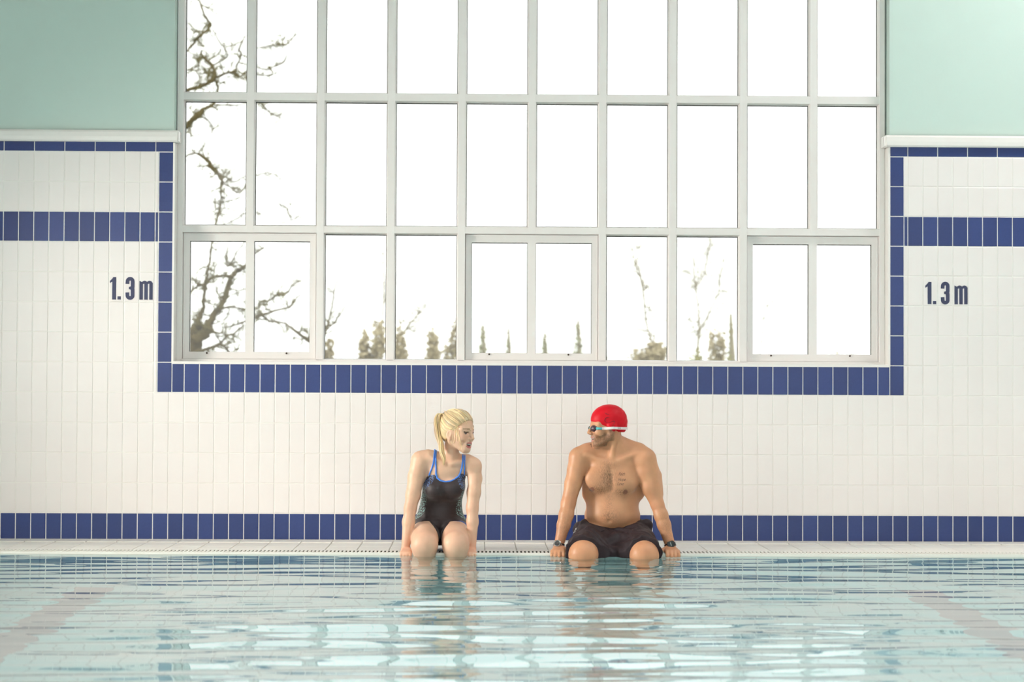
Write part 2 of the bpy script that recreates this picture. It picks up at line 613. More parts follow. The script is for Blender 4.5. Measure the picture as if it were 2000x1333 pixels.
# ---- overflow grating along the edge
gr = empty('overflow_grating', (0.3, EDGE + 0.08, 0), 'white slotted overflow grating running along the far pool edge', 'grating')
g = MB()
g.box((-6, -0.722, -0.03), (7, -0.708, 0.001)); g.box((-6, EDGE, -0.05), (7, EDGE + 0.030, 0.001))
g.build('grating_rail', MAT['grate'], gr)
g = MB()
x = -3.6
while x < 4.3:
    g.box((x, EDGE + 0.030, -0.016), (x + 0.0108, -0.722, 0.001))
    x += 0.0217
o = g.build('grating_bar', MAT['grate'], gr); o['kind'] = 'stuff'
g = MB(); g.box((-6, EDGE + 0.03, -0.08), (7, -0.722, -0.075)); g.box((-6, EDGE + 0.0302, -0.08), (7, EDGE + 0.033, -0.018)); g.box((-6, -0.725, -0.08), (7, -0.7222, -0.001))  # channel floor and liner strips, darkened in place of shade
g.build('channel', MAT['channel_shade'], gr)

# ---- pool
PZ = -1.32
pb = MB()
pb.box((-6.2, -11.2, PZ - 0.2), (7.2, EDGE + 0.16, PZ))
pb.box((-6.2, EDGE, PZ), (7.2, EDGE + 0.16, -0.05))
pb.box((-6.2, -11.2, PZ), (-6.0, EDGE, -0.3)); pb.box((7.0, -11.2, PZ), (7.2, EDGE, -0.3)); pb.box((-6.0, -11.2, PZ), (7.0, -11.0, -0.3))
pool = structure('pool_basin', pb, MAT['pool'])
for lx in (-2.02, 2.36):
    l = MB(); l.box((lx - 0.10, -10.2, PZ - 0.001), (lx + 0.10, EDGE - 0.35, PZ + 0.004))
    link('lane_line', l.mesh('lane_line'), MAT['lane'], pool)

# water with real ripples: a sum of short wave trains
xs = np.concatenate([np.linspace(-6, -3.6, 40, endpoint=False), np.arange(-3.6, 4.4, 0.017), np.linspace(4.4, 7, 42)])
ys = np.concatenate([np.linspace(-11, -7.2, 60, endpoint=False), np.arange(-7.2, EDGE - 0.001, 0.0165), [EDGE]])
X, Y = np.meshgrid(xs, ys, indexing='ij')
H = np.zeros_like(X)
wr = np.random.default_rng(11)
for lam, slope, cnt in WAVES:
    for _ in range(cnt):
        th = wr.normal(math.pi / 2, 0.17)
        kk = 2 * math.pi / (lam * wr.uniform(0.8, 1.25))
        a = slope / kk / math.sqrt(cnt) * 1.414
        H += a * np.sin(kk * (math.cos(th) * X + math.sin(th) * Y) + wr.uniform(0, 6.28))
# livelier towards the near side, calm patches between
env = 0.95 + 0.40 * np.sin(0.9 * X + 0.7 * Y + 1.0) * np.sin(0.6 * X - 1.1 * Y)
H *= env * np.interp(Y, [-11, -6.6, -4.2, -2.4, EDGE], [1.4, 1.38, 1.1, .75, .45])
nx, ny = X.shape
V = np.stack([X, Y, WATER + H], -1).reshape(-1, 3)
idx = np.arange(nx * ny).reshape(nx, ny)
Q = np.stack([idx[:-1, :-1], idx[1:, :-1], idx[1:, 1:], idx[:-1, 1:]], -1).reshape(-1, 4)


def np_mesh(name, V, Q):
    me = bpy.data.meshes.new(name)
    me.vertices.add(len(V)); me.vertices.foreach_set('co', np.ascontiguousarray(V, np.float32).ravel())
    n, k = Q.shape
    me.loops.add(n * k); me.loops.foreach_set('vertex_index', np.ascontiguousarray(Q, np.int32).ravel())
    me.polygons.add(n); me.polygons.foreach_set('loop_start', np.arange(0, n * k, k, dtype=np.int32))
    me.update(calc_edges=True); me.validate()
    return me


wo = link('pool_water', np_mesh('pool_water', V, Q), MAT['water'], smooth=True)
tag(wo, 'rippled pale turquoise pool water reflecting the window', 'water', kind='stuff')

# ================================================================== people: bodies grown from signed distance fields
class Field:
    """signed distance field on a rectilinear grid, with smooth unions; meshed by surface nets"""

    def __init__(self, xs, ys, zs):
        self.ax = [np.asarray(a, np.float32) for a in (xs, ys, zs)]
        self.D = np.full([len(a) for a in self.ax], 9.0, np.float32)

    def copy(self):
        g = Field(*self.ax); g.D = self.D.copy(); return g

    def sub(self, lo, hi):
        sl = []
        for a, l, h in zip(self.ax, lo, hi):
            i0, i1 = np.searchsorted(a, l), np.searchsorted(a, h)
            if i1 - i0 < 1:
                return None, None
            sl.append(slice(i0, i1))
        P = np.meshgrid(*[a[s] for a, s in zip(self.ax, sl)], indexing='ij', sparse=True)
        return tuple(sl), P

    def put(self, fn, lo, hi, k=0.02, op='add'):
        m = k + 0.03
        sl, P = self.sub([v - m for v in lo], [v + m for v in hi])
        if sl is None:
            return
        d = fn(*P).astype(np.float32)
        a = self.D[sl]
        if op == 'add':
            h = np.maximum(k - np.abs(a - d), 0) / max(k, 1e-6)
            self.D[sl] = np.minimum(a, d) - h * h * k * 0.25
        elif op == 'cut':
            h = np.maximum(k - np.abs(a + d), 0) / max(k, 1e-6)
            self.D[sl] = np.maximum(a, -d) + h * h * k * 0.25

    def cone(self, a, b, ra, rb, k=0.02, op='add', flat=None):
        """round cone from a to b; flat = (axis, factor) squashes it along a world axis about the segment"""
        a, b = np.array(a, float), np.array(b, float)
        s = np.ones(3)
        if flat is not None:
            s[flat[0]] = 1.0 / flat[1]
        A, B = a * s, b * s
        ab = B - A
        L2 = float(ab @ ab) + 1e-9
        mn = 1.0 / max(s)

        def fn(x, y, z):
            px, py, pz = x * s[0] - A[0], y * s[1] - A[1], z * s[2] - A[2]
            t = np.clip((px * ab[0] + py * ab[1] + pz * ab[2]) / L2, 0, 1)
            d = np.sqrt((px - t * ab[0]) ** 2 + (py - t * ab[1]) ** 2 + (pz - t * ab[2]) ** 2)
            return (d - (ra + (rb - ra) * t)) * mn
        R = max(ra, rb)
        self.put(fn, np.minimum(a, b) - R / s, np.maximum(a, b) + R / s, k, op)

    def chain(self, pts, rad, k=0.02, flat=None):
        for i in range(len(pts) - 1):
            self.cone(pts[i], pts[i + 1], rad[i], rad[i + 1], k if i == 0 else min(k, 0.015), flat=flat)

    def ell(self, c, r, R=None, k=0.02, op='add'):
        """ellipsoid; R columns are its axes"""
        c, r = np.array(c, float), np.array(r, float)
        R = np.eye(3) if R is None else np.asarray(R, float)

        def fn(x, y, z):
            dx, dy, dz = x - c[0], y - c[1], z - c[2]
            q = [(dx * R[0, i] + dy * R[1, i] + dz * R[2, i]) / r[i] for i in range(3)]
            k0 = np.sqrt(q[0] ** 2 + q[1] ** 2 + q[2] ** 2)
            k1 = np.sqrt((q[0] / r[0]) ** 2 + (q[1] / r[1]) ** 2 + (q[2] / r[2]) ** 2)
            return k0 * (k0 - 1) / (k1 + 1e-9)
        e = np.abs(R) @ r
        self.put(fn, c - e, c + e, k, op)

    def front(self, x, z):
        """depth at which a line of sight along +y first meets the surface at x, z"""
        i = int(np.clip(np.searchsorted(self.ax[0], x), 0, len(self.ax[0]) - 1))
        k = int(np.clip(np.searchsorted(self.ax[2], z), 0, len(self.ax[2]) - 1))
        col = self.D[i, :, k]
        n = np.nonzero(col < 0)[0]
        if len(n) == 0 or n[0] == 0:
            return None
        j = n[0]
        a, b = col[j - 1], col[j]
        t = a / (a - b) if a != b else 0
        return float(self.ax[1][j - 1] + t * (self.ax[1][j] - self.ax[1][j - 1]))

    def nets(self):
        D = self.D
        S = D < 0
        nx, ny, nz = D.shape
        c = np.zeros((nx - 1, ny - 1, nz - 1), np.int8)
        for i in (0, 1):
            for j in (0, 1):
                for k in (0, 1):
                    c += S[i:nx - 1 + i, j:ny - 1 + j, k:nz - 1 + k]
        I = np.argwhere((c > 0) & (c < 8))
        n = len(I)
        idx = np.full(c.shape, -1, np.int32)
        idx[I[:, 0], I[:, 1], I[:, 2]] = np.arange(n)
        acc = np.zeros((n, 3)); cnt = np.zeros(n)
        X, Y, Z = self.ax
        corners = [(i, j, k) for i in (0, 1) for j in (0, 1) for k in (0, 1)]
        pos, val = {}, {}
        for o in corners:
            a, b, g = I[:, 0] + o[0], I[:, 1] + o[1], I[:, 2] + o[2]
            val[o] = D[a, b, g].astype(float)
            pos[o] = np.stack([X[a], Y[b], Z[g]], -1).astype(float)
        for o in corners:
            for ax in range(3):
                if o[ax] == 0:
                    q = list(o); q[ax] = 1; q = tuple(q)
                    va, vb = val[o], val[q]
                    m = (va < 0) != (vb < 0)
                    t = np.where(m, va / np.where(va - vb == 0, 1, va - vb), 0)
                    acc[m] += (pos[o] + (pos[q] - pos[o]) * t[:, None])[m]
                    cnt[m] += 1
        V = acc / np.maximum(cnt, 1)[:, None]
        quads = []
        for ax in range(3):
            o1, o2 = [a for a in range(3) if a != ax]
            sa = [slice(None)] * 3; sb = [slice(None)] * 3
            sa[ax], sb[ax] = slice(0, -1), slice(1, None)
            e = S[tuple(sa)] != S[tuple(sb)]
            E_ = np.argwhere(e)
            ok = (E_[:, o1] > 0) & (E_[:, o2] > 0) & (E_[:, o1] < D.shape[o1] - 1) & (E_[:, o2] < D.shape[o2] - 1)
            E_ = E_[ok]
            inside = S[E_[:, 0], E_[:, 1], E_[:, 2]]

            def cell(d1, d2):
                q = E_.copy(); q[:, o1] += d1; q[:, o2] += d2
                return idx[q[:, 0], q[:, 1], q[:, 2]]
            q4 = np.stack([cell(-1, -1), cell(0, -1), cell(0, 0), cell(-1, 0)], -1)
            flip = inside if ax != 1 else ~inside
            q4[~flip] = q4[~flip][:, ::-1]
            quads.append(q4)
        Q = np.concatenate(quads)
        Q = Q[(Q >= 0).all(1)]
        c_ = V[Q].mean(1)
        nn = np.cross(V[Q[:, 2]] - V[Q[:, 0]], V[Q[:, 3]] - V[Q[:, 1]])
        nn /= np.linalg.norm(nn, axis=1, keepdims=True) + 1e-12
        bad = sample(self, c_ + nn * 0.003) < sample(self, c_ - nn * 0.003)
        Q[bad] = Q[bad][:, ::-1]
        return V, Q


def normals_of(field, V):
    """gradient direction of the field at points V"""
    ax = field.ax
    g = []
    for d in range(3):
        e = 0.006
        g.append(sample(field, V + np.eye(3)[d] * e) - sample(field, V - np.eye(3)[d] * e))
    g = np.stack(g, -1)
    return g / (np.linalg.norm(g, axis=1, keepdims=True) + 1e-9)


def sample(field, P):
    ii, tt = [], []
    for d in range(3):
        a = field.ax[d]
        i = np.clip(np.searchsorted(a, P[:, d]) - 1, 0, len(a) - 2)
        ii.append(i); tt.append(np.clip((P[:, d] - a[i]) / (a[i + 1] - a[i]), 0, 1))
    r = 0
    for o in [(i, j, k) for i in (0, 1) for j in (0, 1) for k in (0, 1)]:
        w_ = 1
        for d in range(3):
            w_ = w_ * (tt[d] if o[d] else 1 - tt[d])
        r = r + w_ * field.D[ii[0] + o[0], ii[1] + o[1], ii[2] + o[2]]
    return r


def relax(V, Q, n=1, f=0.5):
    """light smoothing of a quad mesh"""
    for _ in range(n):
        S = np.zeros_like(V); C_ = np.zeros(len(V))
        for a, b in ((0, 1), (1, 2), (2, 3), (3, 0)):
            np.add.at(S, Q[:, a], V[Q[:, b]]); np.add.at(C_, Q[:, a], 1)
            np.add.at(S, Q[:, b], V[Q[:, a]]); np.add.at(C_, Q[:, b], 1)
        V = V + f * (S / np.maximum(C_, 1)[:, None] - V)
    return V


def net_object(name, V, Q, material, parent, color=None, extra=None):
    me = np_mesh(name, V, Q)
    if color is not None and len(me.vertices) == len(V):
        a = me.color_attributes.new('tint', 'FLOAT_COLOR', 'POINT')
        c = np.ones((len(V), 4), np.float32); c[:, :3] = color
        if extra is not None:
            c[:, 3] = extra
        a.data.foreach_set('color', c.ravel())
    o = link(name, me, material, parent, smooth=True)
    return o


def frame_axes(fwd, up):
    f = np.array(fwd, float); f /= np.linalg.norm(f)
    u = np.array(up, float); u -= f * (u @ f); u /= np.linalg.norm(u)
    l = np.cross(u, f)
    return f, l, u                              # forward, left of the person, up


class Head:
    def __init__(self, c, fwd, up, s=1.0, male=True):
        self.c = np.array(c, float); self.s = s; self.male = male
        self.f, self.l, self.u = frame_axes(fwd, up)
        self.R = np.stack([self.f, self.l, self.u], -1)

    def p(self, f, l, u):
        return self.c + self.s * (self.f * f + self.l * l + self.u * u)

    def local(self, V):
        return (V - self.c) @ self.R / self.s

    def grow(self, F, neck_base, neck_r):
        p, s, R = self.p, self.s, self.R
        e = lambda c, r, k=0.012, op='add', RR=None: F.ell(p(*c), np.array(r) * s, R if RR is None else RR, k, op)
        g = lambda a, b, ra, rb, k=0.012, op='add': F.cone(p(*a), p(*b), ra * s, rb * s, k, op)
        m = self.male
        F.cone(p(-0.022, 0, -0.055), neck_base, neck_r * 0.92, neck_r, 0.02)
        e((-0.008, 0, 0.022), (0.100, 0.077, 0.085), 0.02)
        e((0.036, 0, -0.035), (0.060, 0.062, 0.080), 0.02)
        jw = 0.056 if m else 0.050
        for q in (-1, 1):
            g((0.000, q * jw, -0.070), (0.070, q * 0.014, -0.113), 0.020 if m else 0.017, 0.016, 0.018)
            g((-0.002, q * jw, -0.066), (0.000, q * 0.060, -0.02), 0.018, 0.02, 0.02)
            e((0.056, q * 0.040, -0.036), (0.030, 0.026, 0.028), 0.015)      # cheek
            g((0.086, q * 0.010, 0.006), (0.066, q * 0.052, 0.004), 0.012, 0.012, 0.012)     # brow ridge
        e((0.078, 0, -0.115), (0.020, 0.021, 0.017), 0.014)                   # chin
        e((0.064, 0, -0.105), (0.026, 0.034, 0.022), 0.02)
        for q in (-1, 1):
            e((0.095, q * 0.033, -0.016), (0.016, 0.017, 0.010), 0.008, 'cut')
            e((0.0745, q * 0.033, -0.016), (0.0135, 0.0135, 0.0125), 0.003)
            g((0.086, q * 0.020, -0.007), (0.080, q * 0.046, -0.009), 0.0048, 0.0045, 0.004)  # upper lid
            g((0.084, q * 0.021, -0.026), (0.078, q * 0.045, -0.025), 0.0042, 0.004, 0.004)
        g((0.093, 0, -0.004), (0.1145, 0, -0.043), 0.0085, 0.0100, 0.012)       # nose
        for q in (-1, 1):
            e((0.102, q * 0.012, -0.049), (0.011, 0.008, 0.008), 0.006)
            e((0.104, q * 0.007, -0.0565), (0.004, 0.003, 0.003), 0.002, 'cut')
        # mouth: lips parted in a laugh
        e((0.080, 0, -0.078), (0.022, 0.034, 0.024), 0.014)
        op = 0.0075 if m else 0.0115
        ly = 0 if m else -0.0045
        e((0.096, 0, -0.0805 + ly / 2), (0.020, 0.026, op), 0.003, 'cut')
        e((0.082, 0, -0.0765), (0.0125, 0.024, 0.0058), 0.001)                 # upper teeth
        g((0.0975, -0.009, -0.0705), (0.0975, 0.009, -0.0705), 0.0044, 0.0044, 0.004)
        g((0.086, -0.027, -0.0755), (0.0972, -0.007, -0.0705), 0.0030, 0.0044, 0.004)
        g((0.086, 0.027, -0.0755), (0.0972, 0.007, -0.0705), 0.0030, 0.0044, 0.004)
        g((0.094, -0.010, -0.0925 + ly), (0.094, 0.010, -0.0925 + ly), 0.0052, 0.0052, 0.004)
        g((0.085, -0.026, -0.0810), (0.094, -0.008, -0.0920 + ly), 0.0030, 0.0048, 0.004)
        g((0.085, 0.026, -0.0810), (0.094, 0.008, -0.0920 + ly), 0.0030, 0.0048, 0.004)
        for q in (-1, 1):                                                       # smile folds push the cheeks up
            e((0.066, q * 0.041, -0.052), (0.020, 0.016, 0.017), 0.014)
        for q in (-1, 1):                                                       # ears
            Re = np.stack([self.f * 0.97 - self.l * 0.25 * q, self.l * 0.97 * q + self.f * 0.25, self.u], -1)
            e((-0.004, q * 0.077, -0.037), (0.017, 0.0065, 0.030), 0.004, 'add', Re)
            e((0.002, q * 0.0825, -0.035), (0.009, 0.005, 0.017), 0.004, 'cut', Re)
            e((0.003, q * 0.075, -0.061), (0.009, 0.006, 0.010), 0.004)

    def paint(self, V, C_):
        """lips, brows, eyes, teeth"""
        q = self.local(V)
        f, l, u = q[:, 0], q[:, 1], q[:, 2]
        al = np.abs(l)
        lips = (f > 0.078) & (al < 0.030) & (((u + 0.0715 + 4.5 * l ** 2) ** 2 / 0.0050 ** 2 + l ** 2 / 0.028 ** 2 < 1) | ((u + (0.0925 if self.male else 0.097) - 9 * l ** 2) ** 2 / 0.0060 ** 2 + l ** 2 / 0.026 ** 2 < 1))
        C_[lips] = (0.50, 0.22, 0.18) if self.male else (0.52, 0.15, 0.14)
        op = 0.0075 if self.male else 0.0115
        mouth = (f > 0.060) & (f < 0.0945 - 6 * l ** 2) & ((l / 0.0255) ** 2 + ((u + (0.0805 if self.male else 0.0828)) / op) ** 2 < 1)
        C_[mouth] = (0.10, 0.025, 0.025)
        teeth = mouth & (u > (-0.0825 if self.male else -0.0845)) & (al < 0.021)
        C_[teeth] = (0.80, 0.76, 0.68)
        brow = (f > 0.066) & (al > 0.012) & (al < 0.056) & (np.abs(u - 0.0085 + 0.10 * np.maximum(al - 0.035, 0)) < (0.0036 if not self.male else 0.0042))
        if not self.male:
            C_[brow] = (0.34, 0.21, 0.12)
        d = np.sqrt((f - 0.0745) ** 2 + (al - 0.033) ** 2 + (u + 0.016) ** 2)
        eye = (d < 0.0148) & (f > 0.078) & (u > -0.0225) & (u < -0.0115)
        C_[eye] = (0.62, 0.58, 0.54) if self.male else (0.26, 0.19, 0.16)
        C_[eye & ((al - 0.034) ** 2 + (u + 0.0165) ** 2 < 0.0062 ** 2)] = (0.06, 0.06, 0.07)
        lash = (f > 0.074) & (al > 0.017) & (al < 0.050) & (np.abs(u + 0.0105) < (0.0022 if self.male else 0.0032))
        C_[lash] = (0.10, 0.06, 0.04)
        return lips | mouth


def hand(F, wrist, fwd, side, s=1.0, k=0.008):
    """hand on an edge: palm runs from the wrist along fwd, fingers curl down over the edge; side points to the thumb"""
    w_ = np.array(wrist, float); fw = np.array(fwd, float); fw /= np.linalg.norm(fw)
    sd = np.array(side, float); sd -= fw * (sd @ fw); sd /= np.linalg.norm(sd)
    dn = np.array([0, 0, -1.0])
    lens = (0.074, 0.082, 0.077, 0.060)
    for i in range(4):
        off = (1.5 - i) * 0.0205 * s
        kn = w_ + fw * (0.088 - 0.004 * abs(i - 1)) * s + sd * off + dn * 0.004
        F.cone(w_ + sd * off * 0.55, kn, 0.0155 * s, 0.0125 * s, 0.012)
        L = lens[i] * s
        a = kn + (fw * 0.80 + dn * 0.60) * L * 0.42 + sd * off * 0.06
        b = a + (fw * 0.20 + dn * 0.98) * L * 0.32
        c = b + (dn * 0.97 - fw * 0.22) * L * 0.26
        F.cone(kn, a, 0.0108 * s, 0.0098 * s, 0.004)
        F.cone(a, b, 0.0098 * s, 0.0088 * s, 0.003)
        F.cone(b, c, 0.0088 * s, 0.0074 * s, 0.003)
    t0 = w_ + fw * 0.022 * s + sd * 0.024 * s
    t1 = t0 + (fw * 0.55 + sd * 0.80 + dn * 0.12) * 0.042 * s
    t2 = t1 + (fw * 0.85 + sd * 0.40 + dn * 0.30) * 0.032 * s
    t3 = t2 + (fw * 0.90 + sd * 0.10 + dn * 0.40) * 0.024 * s
    F.cone(w_ + fw * 0.01, t0, 0.016 * s, 0.0155 * s, 0.012)
    F.cone(t0, t1, 0.0155 * s, 0.0122 * s, 0.008)
    F.cone(t1, t2, 0.0118 * s, 0.0105 * s, 0.004)
    F.cone(t2, t3, 0.0105 * s, 0.0085 * s, 0.004)


def foot(F, ankle, fwd, s=1.0):
    a = np.array(ankle, float); fw = np.array(fwd, float); fw /= np.linalg.norm(fw)
    dn = np.array([0, 0, -1.0]); sd = np.cross(fw, dn)
    heel = a - fw * 0.03 * s + dn * 0.045 * s
    ball = a + fw * 0.135 * s + dn * 0.075 * s
    F.cone(a, heel, 0.036 * s, 0.032 * s, 0.02)
    F.cone(a + dn * 0.01, ball, 0.038 * s, 0.026 * s, 0.03)
    F.cone(heel, ball, 0.030 * s, 0.026 * s, 0.02)
    for i in range(5):
        o = (i - 2) * 0.0165 * s
        b0 = ball + sd * o
        F.cone(b0, b0 + fw * (0.052 - 0.006 * i) * s + dn * 0.008, 0.0135 * s, 0.0095 * s - 0.0005 * i, 0.006)


def skin_material(name, hair_col):
    m = bpy.data.materials.new(name); m.use_nodes = True
    nt = m.node_tree; p = nt.nodes['Principled BSDF']
    va = nt.nodes.new('ShaderNodeVertexColor'); va.layer_name = 'tint'
    tc = nt.nodes.new('ShaderNodeTexCoord')
    n1 = nt.nodes.new('ShaderNodeTexNoise'); n1.inputs['Scale'].default_value = 22; n1.inputs['Detail'].default_value = 4
    nt.links.new(tc.outputs['Object'], n1.inputs['Vector'])
    mr = nt.nodes.new('ShaderNodeMapRange'); mr.inputs['To Min'].default_value = 0.86; mr.inputs['To Max'].default_value = 1.12
    nt.links.new(n1.outputs['Fac'], mr.inputs['Value'])
    vm = nt.nodes.new('ShaderNodeVectorMath'); vm.operation = 'SCALE'
    nt.links.new(va.outputs['Color'], vm.inputs[0]); nt.links.new(mr.outputs[0], vm.inputs['Scale'])
    # body hair: alpha of the tint holds 1 - density, fine stretched noise breaks it up
    mp = nt.nodes.new('ShaderNodeMapping'); mp.inputs['Scale'].default_value = (330, 330, 75)
    nt.links.new(tc.outputs['Object'], mp.inputs['Vector'])
    n2 = nt.nodes.new('ShaderNodeTexNoise'); n2.inputs['Scale'].default_value = 1.0; n2.inputs['Detail'].default_value = 2
    nt.links.new(mp.outputs[0], n2.inputs['Vector'])
    sb = nt.nodes.new('ShaderNodeMath'); sb.operation = 'SUBTRACT'; sb.inputs[0].default_value = 1.0
    nt.links.new(va.outputs['Alpha'], sb.inputs[1])
    m2 = nt.nodes.new('ShaderNodeMapRange'); m2.inputs['From Min'].default_value = 0.38; m2.inputs['From Max'].default_value = 0.62
    nt.links.new(n2.outputs['Fac'], m2.inputs['Value'])
    ml = nt.nodes.new('ShaderNodeMath'); ml.operation = 'MULTIPLY'; ml.use_clamp = True
    nt.links.new(sb.outputs[0], ml.inputs[0]); nt.links.new(m2.outputs[0], ml.inputs[1])
    mx = nt.nodes.new('ShaderNodeMix'); mx.data_type = 'RGBA'
    mx.inputs[7].default_value = (*hair_col, 1)
    nt.links.new(ml.outputs[0], mx.inputs[0]); nt.links.new(vm.outputs[0], mx.inputs[6])
    nt.links.new(mx.outputs[2], p.inputs['Base Color'])
    p.inputs['Roughness'].default_value = 0.42
    p.inputs['Specular IOR Level'].default_value = 0.4
    p.inputs['Subsurface Weight'].default_value = 0.12
    p.inputs['Subsurface Radius'].default_value = (0.012, 0.005, 0.003)
    p.inputs['Subsurface Scale'].default_value = 1.0
    n3 = nt.nodes.new('ShaderNodeTexNoise'); n3.inputs['Scale'].default_value = 160
    nt.links.new(tc.outputs['Object'], n3.inputs['Vector'])
    bp = nt.nodes.new('ShaderNodeBump'); bp.inputs['Strength'].default_value = 0.12; bp.inputs['Distance'].default_value = 0.002
    nt.links.new(n3.outputs['Fac'], bp.inputs['Height']); nt.links.new(bp.outputs['Normal'], p.inputs['Normal'])
    return m


def vnoise(P, s):
    """cheap smooth noise at points P"""
    q = P * s
    return (np.sin(q[:, 0] * 1.7 + 2.1 * np.sin(q[:, 2])) + np.sin(q[:, 2] * 2.3 + 1.3 * np.sin(q[:, 1] * 1.1)) + np.sin(q[:, 1] * 1.9 + q[:, 0])) / 3


def E(px, py, dy):
    """point seen at px, py whose depth is dy behind the pool edge"""
    return at(px, py, EDGE + dy)

SKIN_W = skin_material('fair_skin', (0.5, 0.36, 0.2))
SKIN_M = skin_material('tanned_skin', (0.085, 0.05, 0.03))


def seg(*parts):
    """grid axis from (start, stop, step) runs"""
    return np.concatenate([np.arange(a, b, s) for a, b, s in parts])


def px_line(F, pts, off, dy, strict=False):
    """polyline given in pixels, laid on the front of a field"""
    out = []
    for px, py in pts:
        y = EDGE + dy
        hit = True
        for _ in range(3):
            p = at(px, py, y)
            s_ = F.front(p[0], p[2])
            if s_ is None:
                hit = False
                break
            y = s_
        if strict and not hit:
            continue
        p = at(px, py, y - off)
        out.append(p)
    return out


def smooth_line(pts, n=6):
    pts = [np.array(p, float) for p in pts]
    P = [pts[0]] + pts + [pts[-1]]
    out = []
    for i in range(1, len(P) - 2):
        for k in range(n):
            t = k / n
            a, b, c, d = P[i - 1], P[i], P[i + 1], P[i + 2]
            out.append(0.5 * ((2 * b) + (c - a) * t + (2 * a - 5 * b + 4 * c - d) * t * t + (3 * b - a - 3 * c + d) * t ** 3))
    out.append(P[-2])
    return out


# ------------------------------------------------------------------ the woman
def build_woman():
    root = empty('person', E(860, 1060, 0.2) * np.array([1, 1, 0]), 'woman with blonde ponytail in dark one-piece swimsuit sitting on pool edge looking right', 'person')
    hc = E(894, 838.5, 0.115)
    xs = seg((-0.47, -0.235, 0.0045), (-0.235, 0.005, 0.0028), (0.005, 0.09, 0.0045))
    ys = seg((EDGE - 0.32, EDGE - 0.10, 0.005), (EDGE - 0.10, EDGE + 0.24, 0.0034), (EDGE + 0.24, EDGE + 0.45, 0.005))
    zs = seg((-0.60, -0.03, 0.007), (-0.03, 0.52, 0.0045), (0.52, 0.80, 0.0027))
    T = Field(xs, ys, zs)
    # trunk
    T.ell(E(859, 1031, .28), (.148, .108, .098), k=.04)
    T.ell(E(860, 1005, .25), (.124, .093, .095), k=.04)
    T.ell(E(862, 978, .225), (.111, .084, .09), k=.04)
    T.ell(E(867, 950, .195), (.117, .088, .10), k=.04)
    T.ell(E(871, 920, .17), (.122, .074, .065), k=.04)
    for a, b in (((852, 957, .125), .056), ((886, 955, .125), .056)):
        T.ell(E(*a), (b, .050, .052), k=.03)
    T.ell(E(859, 1012, .19), (.07, .05, .07), k=.04)
    B = T.copy()
    # thighs start in the trunk so that the suit can cover the hips
    hl, hr = E(832, 1036, .27), E(888, 1036, .27)
    kl, kr = E(829, 1063, -.035), E(890, 1063, -.035)
    for F in (T, B):
        F2 = F.copy()
        F.cone(hl, kl, .081, .0745, .03); F2.cone(hr, kr, .081, .0745, .03)
        F.D = np.minimum(F.D, F2.D)
    for k_, h_ in ((kl, hl), (kr, hr)):
        B.ell(k_ + np.array([0, -.012, -.005]), (.066, .062, .060), k=.006)
        an = k_ + np.array([0.004, .05, -.40])
        cf = k_ * .62 + an * .38 + np.array([0, .022, 0])
        B.cone(k_ + np.array([0, 0, -.02]), cf, .060, .054, .03)
        B.cone(cf, an, .054, .034, .03)
        foot(B, an, (0, -1, -.35), .95)
    # shoulders, neck, arms
    nb = E(877, 901, .165)
    sl, sr = E(821, 900, .16), E(924, 911, .15)
    B.cone(nb, E(836, 895, .165), .046, .044, .04)
    B.cone(nb, E(912, 904, .16), .046, .042, .04)
    B.cone(E(836, 897, .165), sl, .043, .048, .03)
    B.cone(E(912, 905, .16), sr, .042, .046, .03)
    L = [sl, E(813, 932, .145), E(807, 967, .125), E(801.5, 993, .11), E(798, 1020, .10), E(792, 1070, .07)]
    B.chain(L, (.050, .046, .041, .034, .034, .0225), .02)
    R_ = [sr, E(928, 935, .14), E(925.5, 962, .12), E(922.5, 993, .105), E(923, 1020, .09), E(922, 1070, .075)]
    B.chain(R_, (.044, .038, .038, .033, .032, .0215), .02)
    hand(B, L[-1] + np.array([.002, 0, -.012]), (.02, -1, -.16), (1, 0, 0), .80)
    hand(B, R_[-1] + np.array([-.004, 0, -.012]), (-.04, -1, -.16), (-1, 0, 0), .78)
    # collar bones
    for q in ((884, 906, 915, 899), (868, 906, 838, 894)):
        B.cone(E(q[0], q[1], .105), E(q[2], q[3], .125), .010, .012, .02)
    H = Head(hc, (.80, -.57, -.09), (.02, .05, 1), .96, male=False)
    H.grow(B, nb, .046)
    B.cone(H.p(-.02, .03, -.06), E(880, 905, .115), .014, .010, .02)
    V, Q = B.nets()
    V = relax(V, Q, 1, .35)
    C_ = np.tile(np.array((.70, .445, .31)), (len(V), 1))
    C_ *= (1 + .05 * vnoise(V, 24))[:, None]
    q = H.local(V)
    blush = np.exp(-(((q[:, 0] - .065) / .03) ** 2 + ((np.abs(q[:, 1]) - .042) / .02) ** 2 + ((q[:, 2] + .045) / .02) ** 2))
    C_ = C_ * (1 - .35 * blush[:, None] * np.array((0.0, .55, .5)))
    # knees, knuckles and elbows are pinker
    for c0, r0 in ((kl, .07), (kr, .07), (L[-1], .06), (R_[-1], .06), (L[3], .04), (R_[3], .04)):
        g_ = np.exp(-((V - c0) ** 2).sum(1) / r0 ** 2)
        C_ *= 1 - g_[:, None] * np.array((0.02, .14, .15))
    H.paint(V, C_)
    net_object('body', V, Q, SKIN_W, root, C_)

    # ---- one-piece suit: the trunk grown by a few millimetres, cut at neckline and legs
    S = Field(xs, ys, zs); S.D = T.D - .0035
    top = np.array([(800, 945), (822, 944), (829, 938), (834, 932), (840, 928.5), (848, 927.5), (850.5, 929), (854, 935), (860, 939.5), (870, 941.5), (880, 940.5), (888, 937), (895, 931), (899, 926.5), (903, 925), (908, 930), (912, 936), (918, 944), (935, 946)], float)
